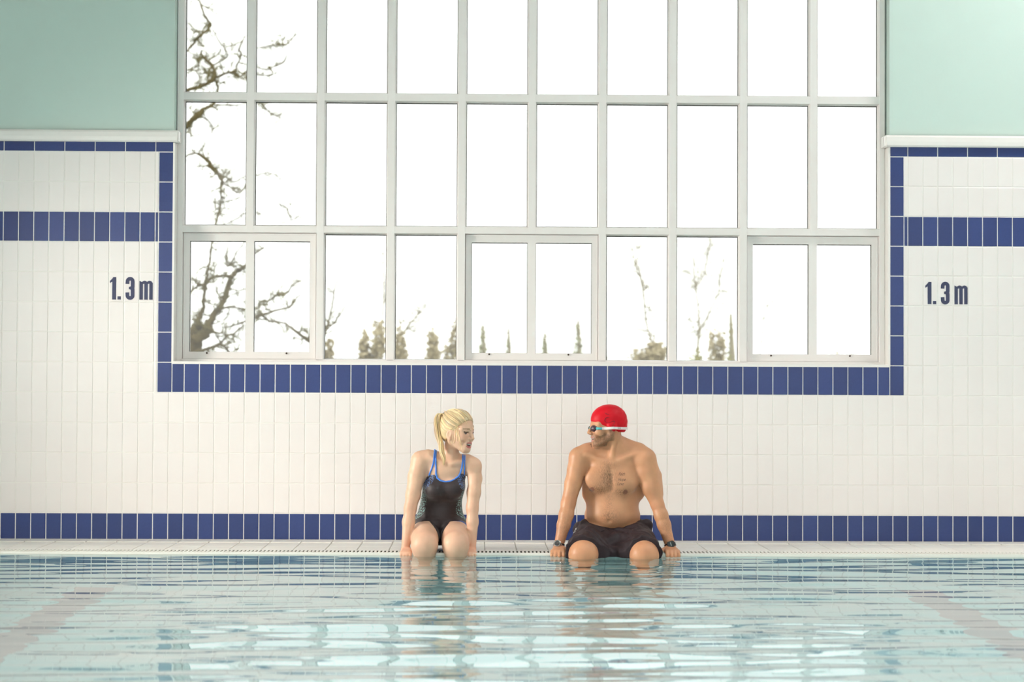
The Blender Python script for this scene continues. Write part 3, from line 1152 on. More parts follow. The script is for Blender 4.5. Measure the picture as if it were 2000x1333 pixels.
    leg = np.array([(790, 1040), (806, 1034), (812, 1031), (822, 1029.5), (834, 1032.5), (846, 1041), (853, 1048), (859, 1053), (865, 1047), (872, 1040.5), (884, 1032), (894, 1028.5), (904, 1028.5), (911, 1032), (925, 1040)], float)
    tp = np.array([E(a, b, .12) for a, b in top]); lp = np.array([E(a, b, .16) for a, b in leg])
    zt = np.interp(xs, tp[:, 0], tp[:, 2]).astype(np.float32); zl = np.interp(xs, lp[:, 0], lp[:, 2]).astype(np.float32)
    S.D = np.maximum(S.D, (zs[None, None, :] - zt[:, None, None]).astype(np.float32))
    xc = E(859, 1040, .2)[0]
    hip_at = lambda x_: np.minimum(EDGE + .045 + 1.7 * np.abs(x_ - xc), EDGE + .128 + .22 * np.abs(x_ - xc)) + .6 * np.maximum(np.abs(x_ - xc) - .10, 0)
    hip = hip_at(xs)
    lowcut = (hip[:, None, None] - ys[None, :, None] + 0 * zs[None, None, :]).astype(np.float32)
    lowcut = np.minimum(lowcut, (E(0, 1012, .15)[2] - zs)[None, None, :]).astype(np.float32)
    S.D = np.maximum(S.D, lowcut)
    Vs, Qs = S.nets()
    x, z = Vs[:, 0], Vs[:, 2]
    # where the panel print sits: beside the straps and down the flanks
    cw = np.interp(z, [E(0, y_, .12)[2] for y_ in (1040, 1005, 980, 960, 935)], [E(a, 1000, .12)[0] for a in (858, 859, 862, 866, 870)])
    hw = np.interp(z, [E(0, y_, .12)[2] for y_ in (1030, 1008, 1000, 985, 970, 955, 945, 930)], [.20, .105, .085, .083, .088, .105, .080, .058])
    side = np.abs(x - cw) - hw
    print_ = np.clip(side / .006, 0, 1)
    up = np.clip((z - E(0, 960, .12)[2]) / .04, 0, 1)
    col = np.stack([.02 + .0 * z, .05 + .0 * z, .1 + .25 * up], -1)
    trim = ((Vs[:, 1] - hip_at(x)) < .008) & (z < E(0, 1015, .15)[2]) & (x > xc + .075)
    me_col = np.stack([trim * 1.0, print_, up], -1)
    m = bpy.data.materials.new('dark_swim_fabric'); m.use_nodes = True
    nt = m.node_tree; p = nt.nodes['Principled BSDF']
    va = nt.nodes.new('ShaderNodeVertexColor'); va.layer_name = 'tint'
    se = nt.nodes.new('ShaderNodeSeparateColor'); nt.links.new(va.outputs['Color'], se.inputs[0])
    tc = nt.nodes.new('ShaderNodeTexCoord')
    vo = nt.nodes.new('ShaderNodeTexVoronoi'); vo.inputs['Scale'].default_value = 170
    nt.links.new(tc.outputs['Object'], vo.inputs['Vector'])
    cmp_ = nt.nodes.new('ShaderNodeMath'); cmp_.operation = 'LESS_THAN'; cmp_.inputs[1].default_value = 0.40
    nt.links.new(vo.outputs['Distance'], cmp_.inputs[0])
    mu = nt.nodes.new('ShaderNodeMath'); mu.operation = 'MULTIPLY'
    nt.links.new(cmp_.outputs[0], mu.inputs[0]); nt.links.new(se.outputs[1], mu.inputs[1])
    c1 = nt.nodes.new('ShaderNodeMix'); c1.data_type = 'RGBA'
    c1.inputs[6].default_value = (.30, .52, .50, 1); c1.inputs[7].default_value = (.12, .26, .62, 1)
    nt.links.new(se.outputs[2], c1.inputs[0])
    c2 = nt.nodes.new('ShaderNodeMix'); c2.data_type = 'RGBA'
    c2.inputs[6].default_value = (.021, .0125, .0155, 1)
    nt.links.new(mu.outputs[0], c2.inputs[0]); nt.links.new(c1.outputs[2], c2.inputs[7])
    c3 = nt.nodes.new('ShaderNodeMix'); c3.data_type = 'RGBA'; c3.inputs[7].default_value = (.03, .07, .30, 1)
    nt.links.new(se.outputs[0], c3.inputs[0]); nt.links.new(c2.outputs[2], c3.inputs[6])
    nt.links.new(c3.outputs[2], p.inputs['Base Color'])
    p.inputs['Roughness'].default_value = .55
    p.inputs['Sheen Weight'].default_value = .1
    wv = nt.nodes.new('ShaderNodeTexNoise'); wv.inputs['Scale'].default_value = 1
    mp = nt.nodes.new('ShaderNodeMapping'); mp.inputs['Scale'].default_value = (9, 9, 75)
    nt.links.new(tc.outputs['Object'], mp.inputs['Vector']); nt.links.new(mp.outputs[0], wv.inputs['Vector'])
    bp = nt.nodes.new('ShaderNodeBump'); bp.inputs['Strength'].default_value = .4; bp.inputs['Distance'].default_value = .005
    nt.links.new(wv.outputs['Fac'], bp.inputs['Height']); nt.links.new(bp.outputs['Normal'], p.inputs['Normal'])
    suit = net_object('swimsuit', Vs, Qs, m, root, me_col)
    blue = mat('bright_blue_piping', (.055, .20, .66), .4)
    # straps and bindings
    def strap(name, pts, r, dy=.1, over=()):
        mb = MB()
        dn = []
        for q0, q1 in zip(pts[:-1], pts[1:]):
            dn += [(q0[0] + (q1[0] - q0[0]) * k / 3, q0[1] + (q1[1] - q0[1]) * k / 3) for k in range(3)]
        ln = px_line(B, dn + [pts[-1]], .0032, dy)
        if 'a' in over: ln = [ln[0] + np.array((0, .055, -.006)), ln[0] + np.array((0, .028, .007))] + ln
        if 'b' in over: ln = ln + [ln[-1] + np.array((0, .028, .007)), ln[-1] + np.array((0, .055, -.006))]
        ln = smooth_line(ln)
        mb.tube(ln, r, 8, flat=1.0)
        o = link(name, mb.mesh(name), blue, root, True)
        return o
    strap('neck_binding', [(851.5, 884), (851, 893), (851, 906), (851.5, 916), (851.5, 926), (854, 934.5), (860, 939.5), (870, 941.8), (880, 940.5), (888, 937), (895.5, 931), (899, 925), (902, 914), (904, 901), (904, 892)], .0052, over='ab')
    strap('shoulder_strap', [(849, 882), (848, 893), (846.5, 905), (842.5, 917), (838, 929)], .0046, over='a')
    strap('shoulder_strap', [(908, 892), (907.5, 904), (907.5, 916), (907, 928)], .0038, over='a')

    # ---- hair: a combed-back cap of hair, then fine locks over it, then the ponytail
    hairm = bpy.data.materials.new('blonde_hair'); hairm.use_nodes = True
    nt = hairm.node_tree; p = nt.nodes['Principled BSDF']
    va = nt.nodes.new('ShaderNodeVertexColor'); va.layer_name = 'tint'
    nt.links.new(va.outputs['Color'], p.inputs['Base Color'])
    p.inputs['Roughness'].default_value = .38; p.inputs['Specular IOR Level'].default_value = .6
    fx = np.arange(hc[0] - .16, hc[0] + .16, .003)
    G = Field(fx, np.arange(hc[1] - .15, hc[1] + .15, .003), np.arange(hc[2] - .13, hc[2] + .16, .003))
    G.ell(H.p(-.012, 0, .024), np.array((.107, .0845, .0925)) * H.s, H.R, k=.01)
    G.ell(H.p(-.045, 0, -.03), np.array((.062, .068, .06)) * H.s, H.R, k=.03)
    XX = np.stack(np.meshgrid(*G.ax, indexing='ij'), -1) - H.c
    lf, ll, lu = [(XX @ H.R[:, i]) / H.s for i in range(3)]
    lim = np.where(lu > -.025, .036 + .78 * lu - .10 * np.maximum(np.abs(ll) - .03, 0) + .35 * np.maximum(.055 - np.abs(lu - .02), 0) * 0, .0165 + 1.3 * (lu + .025))
    G.D = np.maximum(G.D, ((lf - lim) * .7).astype(np.float32))
    Vh, Qh = G.nets()
    nz = np.random.default_rng(3)
    base = np.array((.74, .57, .33))
    ch = base * (.72 + .35 * vnoise(Vh, 40))[:, None].clip(.5, 1.2)
    cap = net_object('hair', Vh, Qh, hairm, root, ch)
    rootp = H.p(-.078, 0, .078)
    mb = MB(); cols = []
    def lock(pts, r, col):
        n0 = len(mb.v)
        ln = smooth_line(pts, 4)
        rr = [r * (0.55 + .45 * math.sin(math.pi * min(1, i / (len(ln) - 1) * .9 + .1))) for i in range(len(ln))]
        mb.tube(ln, rr, 5)
        cols.extend([col] * (len(mb.v) - n0))
    def on_cap(f, l, u, lift):
        d = np.array([f + .012, l, u - .024]); rr = np.array((.107, .0845, .0925))
        t = 1 / math.sqrt(((d / rr) ** 2).sum())
        d = d * t * (1 + lift)
        return H.p(d[0] - .012, d[1], d[2] + .024)
    for i in range(210):
        side_ = nz.uniform(-1, 1)
        v = nz.uniform(0.02, 1) ** .8
        u0 = .075 - v * .135
        f0 = (.036 + .78 * u0) if u0 > -.025 else (.0165 + 1.9 * (u0 + .025))
        f0 -= .026
        l0 = side_ / abs(side_) * (.015 + .075 * v) if i % 3 else side_ * .05
        a = np.array([f0, l0, u0]); e = np.array([-.078, 0.004 * side_, .078])
        lift = nz.uniform(.0, .035)
        pts = [on_cap(*(a * (1 - t) + e * t + np.array([0, 0, -.012 * math.sin(math.pi * t)])), lift * math.sin(math.pi * t)) for t in (.10, .25, .4, .6, .8, .96)]
        c = base * nz.uniform(.55, 1.35) * np.array((1, nz.uniform(.93, 1.03), nz.uniform(.85, 1.15)))
        lock(pts, nz.uniform(.0012, .0030), c)
    # loose locks from the temple down past the ear
    for px_, r_ in ((((893, 829), (894.5, 838), (896, 848), (898.5, 860), (901, 870), (902, 879)), .0020), (((891.5, 831), (893, 842), (894.5, 853), (897, 864), (899, 874)), .0019),
                    (((890, 833), (891.5, 843), (892.5, 853), (893.5, 862)), .0022), (((888, 836), (889.5, 846), (888.5, 856), (886.5, 866)), .0018), (((884, 849), (884, 858), (882, 868)), .0015)):
        lock(px_line(B, px_, .0012, .05), r_, base * nz.uniform(.95, 1.2))
    # short hair swept up from the nape, its shade mixed into darker colours
    for i in range(46):
        l0 = -.062 + .09 * nz.uniform(0, 1); u0 = -.078 + .03 * nz.uniform(0, 1)
        a = np.array([-.042 - .02 * nz.uniform(0, 1), l0, u0]); e = np.array([-.080, 0, .074])
        pts = [on_cap(*(a * (1 - t) + e * t), .004 + .012 * math.sin(math.pi * t)) for t in (0, .25, .5, .75, .97)]
        lock(pts, nz.uniform(.0015, .003), base * nz.uniform(.45, .9) * np.array((1, .88, .75)))
    # ponytail
    path = smooth_line([E(868, 811, .125), E(860, 808.5, .13), E(854.5, 818, .13), E(853.5, 836, .125), E(856, 853, .115), E(861, 868, .10), E(863, 884, .075), E(867, 897, .055), E(866, 909, .050)], 4)
    width = np.interp(np.linspace(0, 1, len(path)), [0, .1, .3, .5, .65, .85, 1], [.010, .016, .023, .021, .018, .013, .002])
    for i in range(150):
        a0, r0 = nz.uniform(0, 6.28), math.sqrt(nz.uniform(0, 1))
        pts = []
        end = len(path) if nz.uniform() < .75 else int(len(path) * nz.uniform(.55, .95))
        for j in range(0, end, 2):
            tw = a0 + .5 * math.sin(j * .25 + a0)
            o_ = np.array([math.cos(tw) * r0 * width[j] * .85, math.sin(tw) * r0 * width[j] * 1.1, 0])
            pts.append(path[j] + o_)
        if len(pts) < 3:
            continue
        c = base * nz.uniform(.55, 1.4) * np.array((1, nz.uniform(.9, 1.02), nz.uniform(.75, 1.1)))
        lock(pts, nz.uniform(.0016, .0032), c)
    me = mb.mesh('hair_locks')
    a = me.color_attributes.new('tint', 'FLOAT_COLOR', 'POINT')
    cc = np.ones((len(mb.v), 4), np.float32); cc[:, :3] = np.array(cols).clip(0, 1)
    a.data.foreach_set('color', cc.ravel())
    o = link('hair_locks', me, hairm, root, True); o['kind'] = 'stuff'
    t = MB(); t.tube([rootp + (np.array(path[0]) - rootp) * .1, np.array(path[0]) + (path[2] - path[0]) * .25], .0125, 12)
    link('hair_tie', t.mesh('hair_tie'), mat('black_elastic', (.02, .015, .015), .6), root, True)
    return root, B, H


woman, WB, WH = build_woman()

# ------------------------------------------------------------------ the man
def build_man():
    root = empty('person', E(1196, 1060, 0.2) * np.array([1, 1, 0]), 'bare-chested man in red swim cap and dark shorts sitting on pool edge looking left', 'person')
    hc = E(1186.5, 829, .12)
    xs = seg((.36, .56, .0045), (.56, .86, .0030), (.86, 1.17, .0045))
    ys = seg((EDGE - .42, EDGE - .10, .0055), (EDGE - .10, EDGE + .26, .0036), (EDGE + .26, EDGE + .45, .0055))
    zs = seg((-.66, -.03, .007), (-.03, .55, .0045), (.55, .84, .0028))
    B = Field(xs, ys, zs)
    B.ell(E(1197, 1042, .26), (.168, .115, .10), k=.04)
    B.ell(E(1196, 1008, .225), (.158, .118, .10), k=.04)
    B.ell(E(1195, 1004, .17), (.118, .090, .082), k=.04)
    B.ell(E(1196, 975, .215), (.153, .108, .10), k=.04)
    B.ell(E(1196, 940, .195), (.150, .108, .12), k=.04)
    B.ell(E(1197, 905, .175), (.158, .092, .075), k=.04)
    for px, py in ((1168, 937), (1222, 939)):
        B.ell(E(px, py, .116), (.074, .036, .064), k=.04)
    for q in (1150, 1246):
        B.cone(E(q, 915, .19), E(q - 2 if q < 1190 else q + 2, 965, .215), .042, .032, .03)
    # breast bone and linea alba
    B.cone(E(1194, 915, .068), E(1193, 958, .085), .010, .010, .02, 'cut')
    B.ell(E(1190, 1019, .076), (.012, .016, .008), k=.012, op='cut')
    # legs
    hl, hr = E(1163, 1046, .26), E(1233, 1048, .26)
    kl, kr = E(1139, 1083, -.115), E(1258, 1085, -.115)
    for h_, k_, sx in ((hl, kl, -1), (hr, kr, 1)):
        B.cone(h_, k_, .096, .079, .03)
        B.ell(k_ + np.array([0, -.012, 0]), (.070, .064, .066), k=.03)
        an = k_ + np.array([-.02 * sx, .07, -.42])
        cf = k_ * .62 + an * .38 + np.array([0, .025, 0])
        B.cone(k_ + np.array([0, 0, -.02]), cf, .064, .060, .03)
        B.cone(cf, an, .060, .038, .03)
        foot(B, an, (.15 * sx, -1, -.3), 1.08)
    nb = E(1199, 876, .175)
    sl, sr = E(1131, 894, .16), E(1259, 898, .145)
    B.cone(nb, E(1147, 886, .165), .052, .046, .04)
    B.cone(nb, E(1246, 886, .16), .052, .050, .04)
    B.cone(E(1205, 862, .185), E(1247, 882, .17), .036, .036, .04)
    B.cone(E(1190, 868, .185), E(1146, 882, .175), .032, .036, .04)
    B.cone(E(1147, 888, .165), sl, .046, .053, .03)
    B.cone(E(1246, 888, .16), sr, .050, .060, .03)
    L = [sl, E(1126, 918, .15), E(1119.5, 945, .14), E(1110, 984, .12), E(1106, 1006, .105), E(1101, 1026, .095), E(1091.5, 1066, .065)]
    B.chain(L, (.055, .051, .047, .040, .0405, .037, .0265), .02)
    R_ = [sr, E(1264, 922, .145), E(1272, 952, .13), E(1284, 986, .115), E(1291, 1007, .10), E(1297, 1026, .09), E(1309, 1066, .06)]
    B.chain(R_, (.064, .0655, .055, .0365, .0385, .037, .0275), .02)
    B.cone(E(1281, 930, .16), E(1286, 965, .14), .034, .026, .02)               # triceps
    hand(B, L[-1] + np.array([0, -.005, -.016]), (-.10, -1, -.10), (1, 0, 0), 1.0)
    hand(B, R_[-1] + np.array([0, -.005, -.016]), (.05, -1, -.10), (-1, 0, 0), 1.0)
    for q in ((1200, 904, 1245, 886), (1184, 905, 1146, 888)):
        B.cone(E(q[0], q[1], .10), E(q[2], q[3], .118), .011, .014, .02)
    H = Head(hc, (-.965, -.20, -.05), (.0, .03, 1), .97)
    H.grow(B, nb, .056)
    B.cone(H.p(-.03, .045, -.05), E(1194, 905, .105), .016, .012, .02)           # neck tendon
    V, Q = B.nets()
    V = relax(V, Q, 1, .35)
    C_ = np.tile(np.array((.57, .285, .155)), (len(V), 1))
    C_ *= (1 + .05 * vnoise(V, 24))[:, None]
    dens = np.zeros(len(V))
    pxl = (V[:, 0], V[:, 2])
    front = V[:, 1] < EDGE + .19
    # nipples, chest hair, line down to the navel
    for px, py in ((1157, 957), (1222, 962)):
        c0 = E(px, py, .075)
        d = np.hypot(V[:, 0] - c0[0], V[:, 2] - c0[2])
        C_[front & (d < .0135)] = (.34, .15, .10)
    def blob(px, py, rx, rz, a):
        c0 = E(px, py, .09)
        dens[:] = np.maximum(dens, np.where(front, a * np.exp(-((V[:, 0] - c0[0]) / rx) ** 2 - ((V[:, 2] - c0[2]) / rz) ** 2), 0))
    blob(1186, 935, .050, .075, .75); blob(1172, 957, .05, .028, .75); blob(1213, 962, .045, .022, .65)
    blob(1186, 915, .030, .05, .5); blob(1190, 1008, .045, .045, .55); blob(1190, 985, .022, .06, .45)
    # forearm and shin hair
    for P_ in (L, R_):
        c0 = (P_[4] + P_[6]) / 2
        dens[:] = np.maximum(dens, .30 * np.exp(-((V - c0) / np.array((.07, .09, .10))) .__pow__(2).sum(1)))
    q = H.local(V)
    f, l, u = q.T
    lipm = H.paint(V, C_)
    inhead = (np.abs(q) < .16).all(1)
    edge = -.046 - .35 * np.maximum(.03 - f, 0) * 0
    bd = np.clip((-.044 - u) / .018, 0, 1) * np.clip((f + .022) / .02, 0, 1) * np.clip((u + .131) / .008, 0, 1) * (np.abs(l) < .078) * ((u > -.080) | (V[:, 1] < hc[1] + .022)) * ((u > -.098) | (f > .012)) * (f < np.where(u < -.10, .098, .112))
    side_ = np.clip((f + .022) / .012, 0, 1) * np.clip((.022 - f) / .014, 0, 1) * np.clip((-.012 - u) / .012, 0, 1) * np.clip((u + .088) / .01, 0, 1) * (np.abs(l) > .04)
    cheek = ((f - .060) / .028) ** 2 + ((np.abs(l) - .040) / .03) ** 2 + ((u + .048) / .021) ** 2 < 1
    bd = np.where(cheek, bd * .15, bd)
    bd = np.maximum(bd, side_ * .8)
    bd = np.where(inhead & ~lipm, bd, 0)
    C_ = C_ * (1 - .42 * (bd * np.where(f > .045, .75, 1.0))[:, None])
    dens = np.maximum(dens, bd * .62)
    for c0, r0 in ((kl, .07), (kr, .07), (L[-1], .06), (R_[-1], .06), (L[3], .04), (R_[3], .04)):
        g_ = np.exp(-((V - c0) ** 2).sum(1) / r0 ** 2)
        C_ *= 1 - g_[:, None] * np.array((0.02, .13, .14))
    net_object('body', V, Q, SKIN_M, root, C_, 1 - dens)

    # ---- swim shorts
    S = Field(seg((.42, 1.06, .0042)), seg((EDGE - .22, EDGE + .42, .0045)), seg((-.10, .30, .0042)))
    S.ell(E(1196, 1040, .255), (.192, .138, .098), k=.03)
    S.cone(E(1160, 1047, .24), E(1138, 1081, -.13), .108, .096, .03)
    S.cone(E(1236, 1049, .24), E(1259, 1083, -.13), .108, .096, .03)
    S.ell(E(1197, 1058, .08), (.075, .10, .06), k=.05)
    S.cone(E(1180, 1064, .08), E(1176, 1083, -.09), .055, .045, .04)
    S.cone(E(1216, 1065, .08), E(1220, 1084, -.09), .055, .045, .04)
    S.cone(E(1198, 1068, .06), E(1198, 1084, -.05), .05, .04, .03)
    S.cone(E(1146, 1026, .17), E(1132, 1034, .22), .034, .040, .015)
    S.cone(E(1244, 1030, .16), E(1264, 1026, .20), .026, .034, .012)
    S.cone(E(1236, 1040, .11), E(1266, 1045, .12), .020, .026, .012)
    S.cone(E(1152, 1037, .115), E(1128, 1048, .10), .018, .024, .012)
    X_, Y_, Z_ = np.meshgrid(*S.ax, indexing='ij', sparse=True)
    wr_ = .0030 * np.sin(70 * (Z_ + .55 * (Y_ - EDGE)) + 22 * X_ + 2.5 * np.sin(31 * X_ + 9 * Y_)) * np.clip((EDGE + .16 - Y_) / .06, 0, 1)
    wr_ = wr_ + .0022 * np.sin(95 * X_ + 60 * Z_ + 3 * np.sin(40 * Y_))
    S.D = (S.D + wr_).astype(np.float32)
    hem = (EDGE - .115) - .10 * np.abs(X_ - E(1197, 1070, 0)[0]) + .01 * np.sin(28 * X_)
    S.D = np.maximum(S.D, (hem - Y_) + 0 * Z_).astype(np.float32)
    wl = np.array([(1090, 1006), (1126, 1008), (1134, 1010), (1142, 1017), (1152, 1022), (1170, 1027), (1192, 1031.5), (1214, 1029.5), (1230, 1025), (1246, 1020), (1258, 1017), (1272, 1018), (1300, 1018)], float)
    wp = np.array([E(a, b, .15) for a, b in wl])
    zt = np.interp(S.ax[0], wp[:, 0], wp[:, 2])[:, None, None] + .22 * np.maximum(Y_ - (EDGE + .16), 0)
    S.D = np.maximum(S.D, Z_ - zt).astype(np.float32)
    Vs, Qs = S.nets()
    Vs = relax(Vs, Qs, 1, .4)
    fab = mat('dark_plum_shorts_fabric', (.026, .0165, .021), .6, .3, noise=(12, .18), bump=(55, .35, .004))
    shorts = net_object('swim_shorts', Vs, Qs, fab, root)
    # small white print on the hip: a patch of the cloth itself
    shorts.data.materials.append(mat('white_print', (.8, .8, .8), .5))
    c_ = Vs[Qs].mean(1)
    z0, z1 = E(0, 1041, .15)[2], E(0, 1028, .15)[2]
    x1 = E(1127, 1035, .15)[0]
    hit = (c_[:, 0] < x1) & (c_[:, 2] > z0) & (c_[:, 2] < z1) & (np.abs(c_[:, 1] - (EDGE + .13)) < .05) & (np.sin(c_[:, 2] * 520 + 160 * c_[:, 1]) > -.35)
    if len(shorts.data.polygons) == len(hit):
        shorts.data.polygons.foreach_set('material_index', hit.astype(np.int32))
    tie = MB()
    tie.tube(smooth_line(px_line(S, [(1188, 1031), (1180, 1036), (1172, 1039)], .001, .1)), .0022, 6)
    tie.tube(smooth_line(px_line(S, [(1192, 1031), (1200, 1037), (1205, 1041)], .001, .1)), .0022, 6)
    link('waist_cord', tie.mesh('waist_cord'), fab, shorts, True)

    # ---- cap
    G = Field(np.arange(hc[0] - .15, hc[0] + .15, .0028), np.arange(hc[1] - .13, hc[1] + .13, .0028), np.arange(hc[2] - .1, hc[2] + .14, .0028))
    G.ell(H.p(-.010, 0, .026), np.array((.1065, .0835, .0885)) * H.s, H.R, k=.01)
    G.ell(H.p(-.055, 0, -.015), np.array((.054, .068, .055)) * H.s, H.R, k=.03)
    for q_ in (-1, 1):
        G.ell(H.p(-.004, q_ * .077, -.018), np.array((.028, .017, .032)) * H.s, H.R, k=.012)
    XX = np.stack(np.meshgrid(*G.ax, indexing='ij'), -1) - H.c
    lf, ll, lu = [(XX @ H.R[:, i]) / H.s for i in range(3)]
    low = np.where(lf > .02, -.017 + .5 * (lf - .02), np.where(lf > -.012, -.017 + (lf - .02) * .9, -.0458 + .07 * (lf + .012)))
    G.D = G.D + (.0007 * np.sin(180 * lu + 60 * lf + 3 * np.sin(70 * lf)) * np.clip(-(lf + .02) / .05, 0, 1)).astype(np.float32)
    G.D = np.maximum(G.D, (low - lu).astype(np.float32) * .8)
    Vc, Qc = G.nets()
    red = mat('red_latex_cap', (.56, .002, .012), .5, .22)
    capo = net_object('swim_cap', Vc, Qc, red, root)
    ink = mat('dark_red_print', (.10, .004, .01), .5)
    sw = MB()
    cv = lambda x, y: (1120 + x / 9.52, 780 + y / 9.52)
    for pts in (((665, 342), (640, 340), (605, 350), (582, 385), (592, 420), (632, 444)), ((634, 446), (690, 432), (735, 410), (764, 418), (762, 448), (738, 478), (716, 512)), ((585, 255), (620, 280), (665, 292))):
        ln = smooth_line(px_line(G, [cv(*p_) for p_ in pts], .0004, .05), 5)
        n_ = len(ln)
        sw.tube(ln, [.0005 + .0013 * math.sin(math.pi * (i + .5) / n_) for i in range(n_)], 6)
    link('cap_print', sw.mesh('cap_print'), ink, capo, True)

    # ---- goggles
    gg = empty('goggles', (0, 0, 0)); gg.parent = root
    gg.location = Vector(hc) - root.location
    GW = Vector(hc)
    smoke = mat('smoked_lens', (.07, .042, .055), .25, .4)
    clear = mat('white_goggle_strap', (.78, .76, .74), .35)
    teal = mat('teal_goggle_arm', (.06, .42, .44), .35)

    def sub(name, mb, m, smooth=True):
        me = mb.mesh(name)
        for v in me.vertices:
            v.co -= GW
        me.materials.append(m)
        if smooth:
            me.shade_smooth()
        o = bpy.data.objects.new(name, me); o.parent = gg; COL.objects.link(o)
        return o
    def ring(f, l, u, rf, rl, ru, n=14):
        return
    for s_ in (-1, 1):
        mb = MB()
        # lens: shallow dome, wrapped round to the side
        cen = np.array((.094, .034 * s_, -.021)); nrm = np.array((.86, .5 * s_, 0)); tan = np.array((-.5 * s_, .86, 0)) * 1.0
        rows_ = []
        for a_, d_ in ((1.0, -.012), (1.0, .002), (.86, .008), (.5, .0115), (.05, .0125)):
            rows_.append([H.p(*(cen + nrm * d_ + tan * math.cos(t) * .0215 * a_ + np.array((0, 0, 1)) * math.sin(t) * .0148 * a_)) for t in np.linspace(0, 2 * math.pi, 16, endpoint=False)])
        vs = [p_ for r_ in rows_ for p_ in r_]
        fs = [(i * 16 + k, i * 16 + (k + 1) % 16, (i + 1) * 16 + (k + 1) % 16, (i + 1) * 16 + k) for i in range(4) for k in range(16)] + [tuple(4 * 16 + k for k in range(16))]
        mb.add(vs, fs)
        sub('lens', mb, smoke)
        rim = MB()
        rim.tube([H.p(*(cen + nrm * -.002 + tan * math.cos(t) * .023 + np.array((0, 0, 1)) * math.sin(t) * .0162)) for t in np.linspace(0, 2 * math.pi, 21)], .0032, 6, cap=False)
        sub('lens_rim', rim, smoke)
        arm = MB()
        pa = [H.p(.083, .058 * s_, -.021), H.p(.070, .0675 * s_, -.022), H.p(.055, .0755 * s_, -.0235)]
        arm.tube(pa, [.0085, .0065, .0075], 8)
        sub('goggle_arm', arm, teal)
    br = MB(); br.tube([H.p(.103, -.012, -.019), H.p(.110, 0, -.017), H.p(.103, .012, -.019)], .003, 6)
    sub('nose_bridge', br, teal)
    st = MB()
    ring_pts = []
    N_ = 40
    for i in range(N_ + 1):
        t = math.radians(50 + (360 - 100) * i / N_)
        ff, le = math.cos(t), math.sin(t)
        rr = 1 / math.sqrt((ff / .1090) ** 2 + (le / .0885) ** 2)
        rr += .0095 * math.exp(-((ff * rr - .004) / .022) ** 2)
        back = max(0.0, -ff)
        ring_pts.append((-.008 + ff * rr * (1 - .02 * back), le * rr, -.0235 - .008 * back))
    vs, fs = [], []
    for f_, l_, u_ in ring_pts:
        hw_ = .0072
        o_ = .0028
        sc = math.hypot(f_ + .008, l_)
        n_ = np.array(((f_ + .008) / sc, l_ / sc, 0))
        base_ = np.array((f_, l_, u_))
        for du, dn in ((-hw_, 0), (hw_, 0), (hw_, o_), (-hw_, o_)):
            vs.append(H.p(*(base_ + n_ * dn + np.array((0, 0, du)))))
    for i in range(N_):
        for k in range(4):
            fs.append((i * 4 + k, i * 4 + (k + 1) % 4, (i + 1) * 4 + (k + 1) % 4, (i + 1) * 4 + k))
    st.add(vs, fs)
    so = sub('goggle_strap', st, clear, False)
    mk = MB()
    for i in range(9):                                                          # blurred lettering on the strap
        i_ = 9.0 + i * 0.95
        a_ = ring_pts[int(i_)]
        sc = math.hypot(a_[0] + .008, a_[1]); n_ = np.array(((a_[0] + .008) / sc, a_[1] / sc, 0)); tn = np.array((-n_[1], n_[0], 0))
        c_ = np.array(a_) + n_ * .0031 + tn * ((i_ % 1) * .008)
        hgt = (.0042, .0036, .0042, .0034, .004, .0038, .0042, .0036, .0042)[i]
        q4 = [c_ + tn * s1 * .0024 + np.array((0, 0, s2 * hgt)) for s1, s2 in ((-1, -1), (1, -1), (1, 1), (-1, 1))]
        q5 = [p_ + n_ * .0003 for p_ in q4]
        mk.add([H.p(*p_) for p_ in q4 + q5], [(0, 1, 2, 3), (7, 6, 5, 4), (0, 1, 5, 4), (1, 2, 6, 5), (2, 3, 7, 6), (3, 0, 4, 7)])
    me = mk.mesh('strap_print')
    for v in me.vertices:
        v.co -= GW
    me.materials.append(mat('grey_print', (.30, .27, .28), .5))
    o = bpy.data.objects.new('strap_print', me); o.parent = gg; COL.objects.link(o)

    # ---- tattoo: three words in a script hand, laid on the chest
    tat = mat('tattoo_ink', (.035, .03, .035), .5)
    mt = MB()
    for word, px, py in (('Faith', 1207.5, 929.5), ('Hope', 1206.5, 940), ('Love', 1205, 948.5)):
        cu = bpy.data.curves.new('t', 'FONT'); cu.body = word; cu.size = 1.0; cu.shear = .5; cu.offset = -.012
        to = bpy.data.objects.new('t', cu); COL.objects.link(to)
        dg = bpy.context.evaluated_depsgraph_get()
        me = to.evaluated_get(dg).to_mesh()
        vs = []
        for v in me.vertices:
            p_ = px_line(B, [(px + v.co.x * 6.6, py - v.co.y * 9.4)], .0018, .09)[0]
            vs.append(p_)
        mt.add(vs, [tuple(p_.vertices) for p_ in me.polygons])
        to.evaluated_get(dg).to_mesh_clear()
        bpy.data.objects.remove(to); bpy.data.curves.remove(cu)
    link('tattoo', mt.mesh('tattoo'), tat, root)

    # ---- watches
    def watch(name, label, wrist, elbow, rx, facing, strap_m, case_m, dial_m, rad, mark=None):
        a_ = (np.array(elbow) - wrist); a_ /= np.linalg.norm(a_)
        fc = np.array(facing, float); fc -= a_ * (fc @ a_); fc /= np.linalg.norm(fc)
        sd = np.cross(a_, fc)
        wt = empty(name, (0, 0, 0)); wt.parent = root; wt.location = Vector(wrist) - root.location
        if label: wt['label'] = label
        W0 = Vector(wrist)

        def put(nm, mb, m, smooth=False):
            me = mb.mesh(nm)
            for v in me.vertices:
                v.co -= W0
            me.materials.append(m)
            if smooth: me.shade_smooth()
            o_ = bpy.data.objects.new(nm, me); o_.parent = wt; COL.objects.link(o_)
        bnd = MB(); N2 = 26; vs = []
